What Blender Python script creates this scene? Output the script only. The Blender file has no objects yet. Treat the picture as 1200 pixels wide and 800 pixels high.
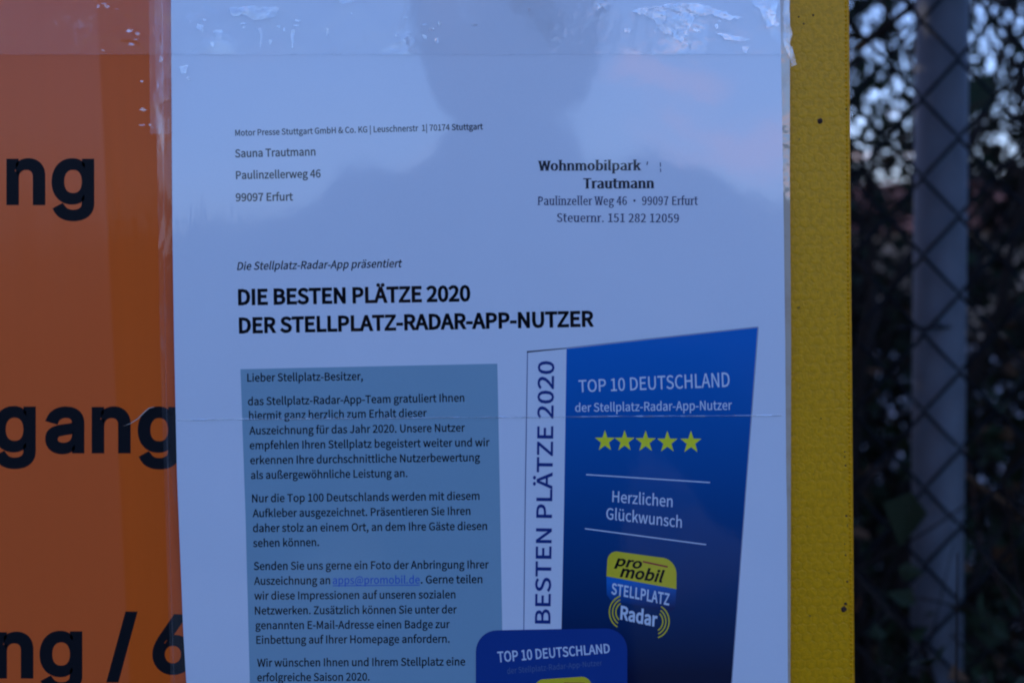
import bpy, bmesh, math, random
from mathutils import Vector, Matrix, noise

C = bpy.context.scene.collection
SC = bpy.context.scene
random.seed(7)
R = math.radians

EXPO = 1.46
CLOUD_LOC = (5.0, 2.0, 0.5)
CLOUD_COL = (4.3, 3.4, 3.0, 1)
CLOUD_AT = (0.15, -0.985, 0.088)
CLOUD_INV = (9.0, 2.0, 50.0)
COAT_IOR = 1.57
ORANGE_A = (0.82, 0.116, 0.013)
ORANGE_B = (0.84, 0.112, 0.003)
YELLOW = (0.80, 0.35, 0.0)
WOOD_H = 4.5

# ------------------------------------------------------------------ camera
CAM_Z, CAM_D, FPX = 1.47, 0.50, 1705.0          # lens height, distance to the board, focal length in photo pixels
CAM_ROT = Matrix.Rotation(R(90 - 2.5), 3, 'X') @ Matrix.Rotation(R(-1.05), 3, 'Z')
cd = bpy.data.cameras.new('camera')
cam = bpy.data.objects.new('camera', cd)
C.objects.link(cam)
cam.location = (0, -CAM_D, CAM_Z)
cam.rotation_euler = CAM_ROT.to_euler()
cd.sensor_width = 36
cd.lens = FPX * 36 / 1200
cd.clip_start = 0.01
cd.clip_end = 2000
cd.dof.use_dof = True
cd.dof.focus_distance = 0.50
cd.dof.aperture_fstop = 12.5
SC.camera = cam
SC.render.resolution_x, SC.render.resolution_y = 1024, 682

# ------------------------------------------------------------------ sky, sun, exposure
SUN_EL, SUN_AZ = 12.0, -50.0      # azimuth from +Y (behind the board) towards +X
SC.view_settings.view_transform = 'Standard'
SC.view_settings.look = 'None'
SC.view_settings.exposure = EXPO
SC.view_settings.gamma = 1
SC.cycles.filter_width = 2.1
SC.cycles.max_bounces = 10
SC.cycles.transparent_max_bounces = 16
world = bpy.data.worlds.new('World')
SC.world = world
world.use_nodes = True
nt = world.node_tree
bg = nt.nodes['Background']
sky = nt.nodes.new('ShaderNodeTexSky')
sky.sky_type = 'NISHITA'
sky.sun_disc = False
sky.sun_elevation = R(SUN_EL)
sky.sun_rotation = R(SUN_AZ)
sky.altitude = 200
sky.air_density = 1.0
sky.dust_density = 1.0
sky.ozone_density = 5.0
bg.inputs['Strength'].default_value = 0.15


def N(tree, typ, **kw):
    n = tree.nodes.new(typ)
    for k, v in kw.items():
        setattr(n, k, v)
    return n


def setin(n, vals):
    for k, v in vals.items():
        if hasattr(v, 'is_output'):
            n.id_data.links.new(v, n.inputs[k])
        else:
            n.inputs[k].default_value = v
    return n


# low evening clouds: soft lavender banks scattered all round the horizon
tc = N(nt, 'ShaderNodeTexCoord')
mp = setin(N(nt, 'ShaderNodeMapping'), {'Vector': tc.outputs['Generated'], 'Scale': (3.6, 3.6, 17.0), 'Location': CLOUD_LOC})
nz = setin(N(nt, 'ShaderNodeTexNoise'), {'Vector': mp.outputs[0], 'Scale': 1.6, 'Detail': 6.0, 'Roughness': 0.55, 'Distortion': 0.5})
rp = N(nt, 'ShaderNodeValToRGB')
rp.color_ramp.elements[0].position = 0.585
rp.color_ramp.elements[1].position = 0.63
rp.color_ramp.elements[1].color = (0.85, 0.85, 0.85, 1)
# one bank lies low in the sky behind the photographer, the rest is scattered
dv = setin(N(nt, 'ShaderNodeVectorMath', operation='SUBTRACT'), {0: tc.outputs['Generated'], 1: CLOUD_AT})
dv = setin(N(nt, 'ShaderNodeVectorMath', operation='MULTIPLY'), {0: dv.outputs[0], 1: CLOUD_INV})
dl = setin(N(nt, 'ShaderNodeVectorMath', operation='LENGTH'), {0: dv.outputs[0]})
bias = setin(N(nt, 'ShaderNodeMapRange'), {'Value': dl.outputs['Value'], 'From Min': 0.4, 'From Max': 2.2, 'To Min': 0.20, 'To Max': -0.05})
fsum = setin(N(nt, 'ShaderNodeMath', operation='ADD'), {0: nz.outputs['Fac'], 1: bias.outputs[0]})
nt.links.new(fsum.outputs[0], rp.inputs[0])
mx = N(nt, 'ShaderNodeMix', data_type='RGBA')
setin(mx, {'Factor': rp.outputs[0]})
nt.links.new(sky.outputs[0], mx.inputs[6])
mx.inputs[7].default_value = CLOUD_COL
wbm = N(nt, 'ShaderNodeMix', data_type='RGBA', blend_type='MULTIPLY')
wbm.inputs[0].default_value = 1.0
nt.links.new(mx.outputs[2], wbm.inputs[6])
wbm.inputs[7].default_value = (1.40, 1.11, 1.30, 1)      # the cold, slightly violet cast of the evening air
nt.links.new(wbm.outputs[2], bg.inputs['Color'])

sd = bpy.data.lights.new('sun', 'SUN')
sd.energy = 3.0
sd.angle = R(0.5)
sd.color = (1.0, 0.82, 0.62)
sun = bpy.data.objects.new('sun', sd)
C.objects.link(sun)
_sv = Vector((math.sin(R(SUN_AZ)) * math.cos(R(SUN_EL)), math.cos(R(SUN_AZ)) * math.cos(R(SUN_EL)), math.sin(R(SUN_EL))))
sun.rotation_euler = _sv.to_track_quat('Z', 'Y').to_euler()
sun.location = (3, 3, 4)

# ------------------------------------------------------------------ helpers


def at(px, py, y=0.0):
    """the point on the vertical plane y that the lens sees at a place of the 1200 x 800 photograph"""
    d = CAM_ROT @ Vector((px - 600, 400 - py, -FPX))
    t = (y + CAM_D) / d.y
    return Vector((d.x * t, y, CAM_Z + d.z * t))


def tag(o, label=None, cat=None, group=None, kind=None):
    for k, v in (('label', label), ('category', cat), ('group', group), ('kind', kind)):
        if v:
            o[k] = v
    return o


def empty(name, loc, rz=0):
    o = bpy.data.objects.new(name, None)
    C.objects.link(o)
    o.location = loc
    o.rotation_euler = (0, 0, rz)
    o.empty_display_size = 0.05
    return o


def wmat(o):
    return (wmat(o.parent) @ o.matrix_basis) if o.parent else o.matrix_basis.copy()


def link(name, me, mat=None, parent=None, smooth=False):
    """links mesh data in world coordinates; keeps them there when parented"""
    o = bpy.data.objects.new(name, me)
    C.objects.link(o)
    if mat is not None and not me.materials:
        me.materials.append(mat)
    if smooth:
        for p in me.polygons:
            p.use_smooth = True
    if parent is not None:
        o.parent = parent
        me.transform(wmat(parent).inverted())
    return o


def mesh_from(name, vs, fs):
    me = bpy.data.meshes.new(name)
    me.from_pydata([tuple(v) for v in vs], [], fs)
    me.update()
    return me


class MB:
    def __init__(self):
        self.v, self.f = [], []

    def box(self, x0, x1, y0, y1, z0, z1):
        b = len(self.v)
        self.v += [(x, y, z) for x in (x0, x1) for y in (y0, y1) for z in (z0, z1)]
        self.f += [(b, b+1, b+3, b+2), (b+4, b+6, b+7, b+5), (b, b+4, b+5, b+1), (b+2, b+3, b+7, b+6), (b, b+2, b+6, b+4), (b+1, b+5, b+7, b+3)]

    def tube(self, pts, rad, n=6, cap=True):
        pts = [Vector(p) for p in pts]
        b = len(self.v)
        up = Vector((0, 0, 1))
        for i, p in enumerate(pts):
            d = (pts[min(i+1, len(pts)-1)] - pts[max(i-1, 0)]).normalized()
            a = d.cross(up)
            if a.length < 0.05:
                a = d.cross(Vector((0, 1, 0)))
            a.normalize()
            c = d.cross(a)
            r = rad[i] if isinstance(rad, (list, tuple)) else rad
            for k in range(n):
                t = 2 * math.pi * k / n
                self.v.append(tuple(p + a * (r * math.cos(t)) + c * (r * math.sin(t))))
        for i in range(len(pts) - 1):
            for k in range(n):
                k2 = (k + 1) % n
                self.f.append((b+i*n+k, b+i*n+k2, b+(i+1)*n+k2, b+(i+1)*n+k))
        if cap:
            self.f.append(tuple(b + k for k in reversed(range(n))))
            e = b + (len(pts)-1) * n
            self.f.append(tuple(e + k for k in range(n)))

    def lathe(self, prof, n=24, axis='Z', loc=(0, 0, 0)):
        b = len(self.v)
        for r, h in prof:
            for k in range(n):
                t = 2*math.pi*k/n
                x, y, z = r*math.cos(t), r*math.sin(t), h
                if axis == 'Y':
                    x, y, z = x, h, y
                self.v.append((x+loc[0], y+loc[1], z+loc[2]))
        for i in range(len(prof)-1):
            for k in range(n):
                k2 = (k+1) % n
                self.f.append((b+i*n+k, b+i*n+k2, b+(i+1)*n+k2, b+(i+1)*n+k))

    def build(self, name, mat, parent=None, smooth=False):
        return link(name, mesh_from(name, self.v, self.f), mat, parent, smooth)


# ------------------------------------------------------------------ materials


def new_mat(name):
    m = bpy.data.materials.new(name)
    m.use_nodes = True
    return m, m.node_tree, m.node_tree.nodes['Principled BSDF']


def objco(t):
    return N(t, 'ShaderNodeNewGeometry').outputs['Position']


def noise_node(t, scale, detail=3.0, rough=0.5, vec=None, dist=0.0, stretch=None):
    v = vec if vec is not None else objco(t)
    if stretch:
        v = setin(N(t, 'ShaderNodeVectorMath', operation='MULTIPLY'), {0: v, 1: stretch}).outputs[0]
    return setin(N(t, 'ShaderNodeTexNoise'), {'Vector': v, 'Scale': scale, 'Detail': detail, 'Roughness': rough, 'Distortion': dist}).outputs['Fac']


def ramp(t, fac, stops):
    r = N(t, 'ShaderNodeValToRGB')
    el = r.color_ramp.elements
    while len(el) < len(stops):
        el.new(0.5)
    for e, (p, c) in zip(el, stops):
        e.position = p
        e.color = c if isinstance(c, (list, tuple)) else (c, c, c, 1)
    t.links.new(fac, r.inputs[0])
    return r.outputs[0]


def mathn(t, op, a, b=0.0, c=0.0):
    n = N(t, 'ShaderNodeMath', operation=op)
    setin(n, {0: a, 1: b, 2: c})
    return n.outputs[0]


def mixc(t, fac, a, b):
    m = N(t, 'ShaderNodeMix', data_type='RGBA')
    setin(m, {'Factor': fac})
    for i, v in ((6, a), (7, b)):
        if hasattr(v, 'is_output'):
            t.links.new(v, m.inputs[i])
        else:
            m.inputs[i].default_value = v if len(v) == 4 else (*v, 1)
    return m.outputs[2]


def bump(t, h, strength=0.3, dist=0.001, normal=None):
    b = setin(N(t, 'ShaderNodeBump'), {'Height': h, 'Strength': strength, 'Distance': dist})
    if normal is not None:
        t.links.new(normal, b.inputs['Normal'])
    return b.outputs[0]


def film_normal(t):
    """the faint ripples of a clear film laid over print: the same everywhere on the sheet"""
    a = noise_node(t, 9.0, 2.0, 0.4, stretch=(1.6, 1, 0.8))
    b = noise_node(t, 160.0, 2.0, 0.5)
    n1 = bump(t, a, 0.6, 0.0022)
    sx_ = setin(N(t, 'ShaderNodeSeparateXYZ'), {0: objco(t)})
    side = setin(N(t, 'ShaderNodeMapRange'), {'Value': sx_.outputs[0], 'From Min': -0.085, 'From Max': -0.118})
    w = noise_node(t, 60.0, 3.0, 0.6, stretch=(2.2, 1, 0.28))
    n1 = bump(t, mathn(t, 'MULTIPLY', w, side.outputs[0]), 0.6, 0.0004, n1)
    return bump(t, b, 0.5, 0.00003, n1)


def laminated(name, col, col2=None, coat=1.0, coat_rough=0.05, rough=0.34, fine=0.06, ior=COAT_IOR, spec=0.5):
    """printed paper or foil under a glossy clear film"""
    m, t, p = new_mat(name)
    f = noise_node(t, 22.0, 4.0, 0.6)
    c = mixc(t, f, tuple(x * (1 - fine) for x in col), col2 or tuple(min(1, x * (1 + fine)) for x in col))
    grain = ramp(t, noise_node(t, 2500.0, 2.0, 0.6), [(0.3, 1 - fine), (0.7, 1.0)])
    mm = N(t, 'ShaderNodeMix', data_type='RGBA', blend_type='MULTIPLY')
    mm.inputs[0].default_value = 1.0
    t.links.new(c, mm.inputs[6])
    t.links.new(grain, mm.inputs[7])
    t.links.new(mm.outputs[2], p.inputs['Base Color'])
    setin(p, {'Roughness': rough, 'Specular IOR Level': spec, 'Coat Weight': coat, 'Coat Roughness': coat_rough, 'Coat IOR': ior})
    t.links.new(film_normal(t), p.inputs['Coat Normal'])
    return m


def plain(name, col, rough=0.7, spec=0.4, var=0.25, scale=30.0, metallic=0.0, bmp=0.0, bscale=60.0):
    m, t, p = new_mat(name)
    f = noise_node(t, scale, 5.0, 0.6)
    c = mixc(t, f, tuple(x * (1 - var) for x in col), tuple(min(1, x * (1 + var)) for x in col))
    t.links.new(c, p.inputs['Base Color'])
    setin(p, {'Roughness': rough, 'Specular IOR Level': spec, 'Metallic': metallic})
    if bmp:
        t.links.new(bump(t, noise_node(t, bscale, 4.0, 0.6), 0.6, bmp), p.inputs['Normal'])
    return m


M = {}
M['paper'] = laminated('laminated white paper', (0.80, 0.80, 0.80), fine=0.03)
M['ink'] = laminated('black print under film', (0.0025, 0.0025, 0.005), fine=0.1, spec=0.1)
M['ink_soft'] = laminated('dark grey print under film', (0.010, 0.010, 0.022), fine=0.3, spec=0.15)
def patchy(name, col, lo=0.42, hi=0.60):
    """worn stamp ink that leaves paper showing"""
    m = laminated(name, col, fine=0.3, spec=0.3)
    t = m.node_tree
    p = t.nodes['Principled BSDF']
    f = ramp(t, noise_node(t, 1500.0, 3.0, 0.6), [(lo, 0.0), (hi, 0.5)])
    t.links.new(mixc(t, f, col, (0.45, 0.46, 0.55)), p.inputs['Base Color'])
    return m


M['stamp_bold'] = patchy('patchy black stamp ink', (0.012, 0.012, 0.02), 0.55, 0.72)
M['stamp'] = patchy('patchy navy stamp ink', (0.008, 0.012, 0.07), 0.50, 0.70)
M['grey_box'] = laminated('grey blue tint print', (0.27, 0.42, 0.475), fine=0.05)
M['link_blue'] = laminated('blue link print', (0.03, 0.12, 0.50))
M['navy_text'] = laminated('navy print', (0.008, 0.035, 0.20), spec=0.2)
M['white_print'] = laminated('white print on blue', (0.74, 0.78, 0.82))
M['dim_print'] = laminated('faint pale blue print', (0.10, 0.16, 0.30))
M['star_yellow'] = laminated('yellow print', (0.95, 0.84, 0.02))
M['logo_yellow'] = laminated('deep yellow print', (0.84, 0.62, 0.02))
M['red_print'] = laminated('red print', (0.45, 0.03, 0.03))
M['badge_blue'] = laminated('blue badge print', (0.001, 0.045, 0.24))
M['logo_blue'] = laminated('bright blue print', (0.008, 0.13, 0.42))
M['shadow_print'] = laminated('grey printed edge', (0.32, 0.34, 0.40))
M['black_letter'] = laminated('black adhesive lettering', (0.012, 0.012, 0.014), coat=0.02, coat_rough=0.12, ior=1.4, spec=0.04)


def gradient_mat(name, z0, z1, c0, c1):
    """a printed colour blend that runs down the badge"""
    m = laminated(name, c0, spec=0.15)
    t = m.node_tree
    p = t.nodes['Principled BSDF']
    sx = setin(N(t, 'ShaderNodeSeparateXYZ'), {0: objco(t)})
    mr = setin(N(t, 'ShaderNodeMapRange'), {'Value': sx.outputs[2], 'From Min': z0, 'From Max': z1})
    c = ramp(t, mr.outputs[0], [(0.0, (*c0, 1)), (0.45, tuple((a*0.62+b*0.38) for a, b in zip(c0, c1)) + (1,)), (1.0, (*c1, 1))])
    t.links.new(c, p.inputs['Base Color'])
    return m


M['badge_panel'] = gradient_mat('badge blue gradient print', at(700, 790).z, at(700, 400).z, (0.0005, 0.006, 0.034), (0.001, 0.145, 0.48))
M['logo_under'] = gradient_mat('logo blue gradient print', at(750, 712).z, at(750, 680).z, (0.004, 0.02, 0.095), (0.01, 0.15, 0.48))

# orange foil: a wide matt film lies over the left part, the rest is the bare glossy foil
m, t, p = new_mat('orange foil')
sx = setin(N(t, 'ShaderNodeSeparateXYZ'), {0: objco(t)})
xe = mathn(t, 'MULTIPLY_ADD', sx.outputs[2], -0.018, at(133, 400).x + 0.018 * at(133, 400).z)
fac = setin(N(t, 'ShaderNodeMapRange'), {'Value': mathn(t, 'SUBTRACT', sx.outputs[0], xe), 'From Min': -0.0006, 'From Max': 0.0006}).outputs[0]
streak = noise_node(t, 40.0, 4.0, 0.6, stretch=(5.0, 1, 0.25))
ca = mixc(t, streak, ORANGE_A, tuple(x * 1.06 for x in ORANGE_A))
cb = mixc(t, streak, tuple(x * 0.94 for x in ORANGE_B), tuple(x * 1.06 for x in ORANGE_B))
t.links.new(mixc(t, fac, ca, cb), p.inputs['Base Color'])
setin(p, {'Roughness': 0.5, 'Specular IOR Level': 0.2, 'Coat Weight': 0.5, 'Coat IOR': 1.45})
t.links.new(setin(N(t, 'ShaderNodeMapRange'), {'Value': fac, 'To Min': 0.16, 'To Max': 0.07}).outputs[0], p.inputs['Coat Roughness'])
t.links.new(setin(N(t, 'ShaderNodeMapRange'), {'Value': fac, 'To Min': 0.55, 'To Max': 0.22}).outputs[0], p.inputs['Coat Weight'])
t.links.new(bump(t, streak, 0.3, 0.0002, film_normal(t)), p.inputs['Coat Normal'])
M['orange'] = m

# yellow reflective sheeting with its hexagon cells
m, t, p = new_mat('yellow reflective sheeting')
S = 0.0036
pos = objco(t)
sx = setin(N(t, 'ShaderNodeSeparateXYZ'), {0: pos})
warp = mathn(t, 'MULTIPLY', noise_node(t, 25.0, 2.0), 0.004)


def hexcell(offx, offz):
    a = mathn(t, 'WRAP', mathn(t, 'ADD', mathn(t, 'ADD', sx.outputs[0], warp), offx), S / 2, -S / 2)
    b = mathn(t, 'WRAP', mathn(t, 'ADD', sx.outputs[2], offz), S * 0.866, -S * 0.866)
    a, b = mathn(t, 'ABSOLUTE', a), mathn(t, 'ABSOLUTE', b)
    r2 = mathn(t, 'ADD', mathn(t, 'MULTIPLY', a, a), mathn(t, 'MULTIPLY', b, b))
    h = mathn(t, 'MAXIMUM', a, mathn(t, 'ADD', mathn(t, 'MULTIPLY', a, 0.5), mathn(t, 'MULTIPLY', b, 0.866)))
    return r2, h


r1, h1 = hexcell(0, 0)
r2_, h2 = hexcell(S / 2, S * 0.866)
sel = mathn(t, 'LESS_THAN', r1, r2_)
hh = setin(N(t, 'ShaderNodeMix'), {0: sel, 2: h2, 3: h1}).outputs[0]
edge = setin(N(t, 'ShaderNodeMapRange'), {'Value': hh, 'From Min': S * 0.36, 'From Max': S * 0.5}).outputs[0]
amt = ramp(t, noise_node(t, 14.0, 2.0), [(0.38, 0.12), (0.62, 1.0)])
edge = mathn(t, 'MULTIPLY', edge, mathn(t, 'MULTIPLY_ADD', amt, 0.7, 0.3))
grain = noise_node(t, 520.0, 3.0, 0.65)
cc = mixc(t, noise_node(t, 18.0, 4.0, 0.6, stretch=(2, 1, 0.5)), tuple(x * 0.9 for x in YELLOW), tuple(x * 1.08 for x in YELLOW))
cc = mixc(t, mathn(t, 'MULTIPLY', edge, 0.16), cc, tuple(x * 0.55 for x in YELLOW))
cc = mixc(t, ramp(t, grain, [(0.40, 0.34), (0.58, 0.0)]), cc, tuple(x * 0.5 for x in YELLOW))
cc = mixc(t, ramp(t, noise_node(t, 420.0, 2.0, 0.5), [(0.71, 0.0), (0.75, 0.7)]), cc, (0.05, 0.035, 0.01))
t.links.new(cc, p.inputs['Base Color'])
setin(p, {'Roughness': 0.36, 'Specular IOR Level': 0.26})
t.links.new(bump(t, grain, 0.55, 0.0003, bump(t, edge, 0.45, -0.00013)), p.inputs['Normal'])
M['yellow'] = m


def film_mat(name, fac_lo, fac_hi, white=0.0, rough=0.06, patch_scale=60.0, patch=(0.56, 0.64), bumps=0.0008, stretch=(1, 1, 1), tint=(0.8, 0.8, 0.8, 1), bsc=45.0):
    """thin clear film: passes light and mirrors a little; trapped air and scuffs mirror and scatter more"""
    m = bpy.data.materials.new(name)
    m.use_nodes = True
    t = m.node_tree
    t.nodes.remove(t.nodes['Principled BSDF'])
    out = t.nodes['Material Output']
    pt = ramp(t, noise_node(t, patch_scale, 5.0, 0.62, stretch=stretch, dist=0.3), [(patch[0], 0.0), (patch[1], 1.0)])
    ge = N(t, 'ShaderNodeNewGeometry')
    dt = setin(N(t, 'ShaderNodeVectorMath', operation='DOT_PRODUCT'), {0: ge.outputs['Incoming'], 1: ge.outputs['Normal']})
    cs = mathn(t, 'POWER', mathn(t, 'SUBTRACT', 1.0, mathn(t, 'ABSOLUTE', dt.outputs['Value'])), 5.0)
    f = mathn(t, 'MULTIPLY', mathn(t, 'MULTIPLY_ADD', cs, 0.96, 0.04), mathn(t, 'MULTIPLY_ADD', pt, fac_hi - fac_lo, fac_lo))
    b1 = bump(t, noise_node(t, bsc, 3.0, 0.55, stretch=stretch, dist=0.6), 0.8, bumps)
    gl = setin(N(t, 'ShaderNodeBsdfGlossy'), {'Roughness': rough, 'Color': (1, 1, 1, 1), 'Normal': b1})
    tr = setin(N(t, 'ShaderNodeBsdfTransparent'), {'Color': (0.995, 0.995, 0.995, 1)})
    df = setin(N(t, 'ShaderNodeBsdfDiffuse'), {'Color': tint})
    m1 = N(t, 'ShaderNodeMixShader')
    t.links.new(mathn(t, 'MINIMUM', mathn(t, 'MULTIPLY_ADD', pt, white * 0.7, white * 0.3), 0.9), m1.inputs[0])
    t.links.new(tr.outputs[0], m1.inputs[1])
    t.links.new(df.outputs[0], m1.inputs[2])
    m2 = N(t, 'ShaderNodeMixShader')
    t.links.new(mathn(t, 'MINIMUM', f, 1.0), m2.inputs[0])
    t.links.new(m1.outputs[0], m2.inputs[1])
    t.links.new(gl.outputs[0], m2.inputs[2])
    t.links.new(m2.outputs[0], out.inputs['Surface'])
    return m


M['tape'] = film_mat('clear adhesive tape', 0.5, 2.5, white=0.03, patch_scale=38.0, patch=(0.57, 0.66), bumps=0.0010, bsc=50)
M['margin'] = film_mat('clear film margin', 0.8, 3.5, white=0.08, patch_scale=55.0, patch=(0.56, 0.66), stretch=(2.0, 1, 0.35), bumps=0.0015)
M['milky'] = film_mat('milky film edge', 1.5, 2.5, white=1.1, patch_scale=30.0, patch=(0.2, 0.6), tint=(0.62, 0.50, 0.36, 1))
M['scuff'] = film_mat('scuffed film', 1.5, 5.0, white=0.13, patch_scale=220.0, patch=(0.35, 0.6), bumps=0.0004, bsc=200)
M['crease'] = film_mat('creased film', 2.0, 6.0, white=0.30, patch_scale=90.0, patch=(0.42, 0.55), stretch=(1, 1, 1), rough=0.15)

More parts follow.
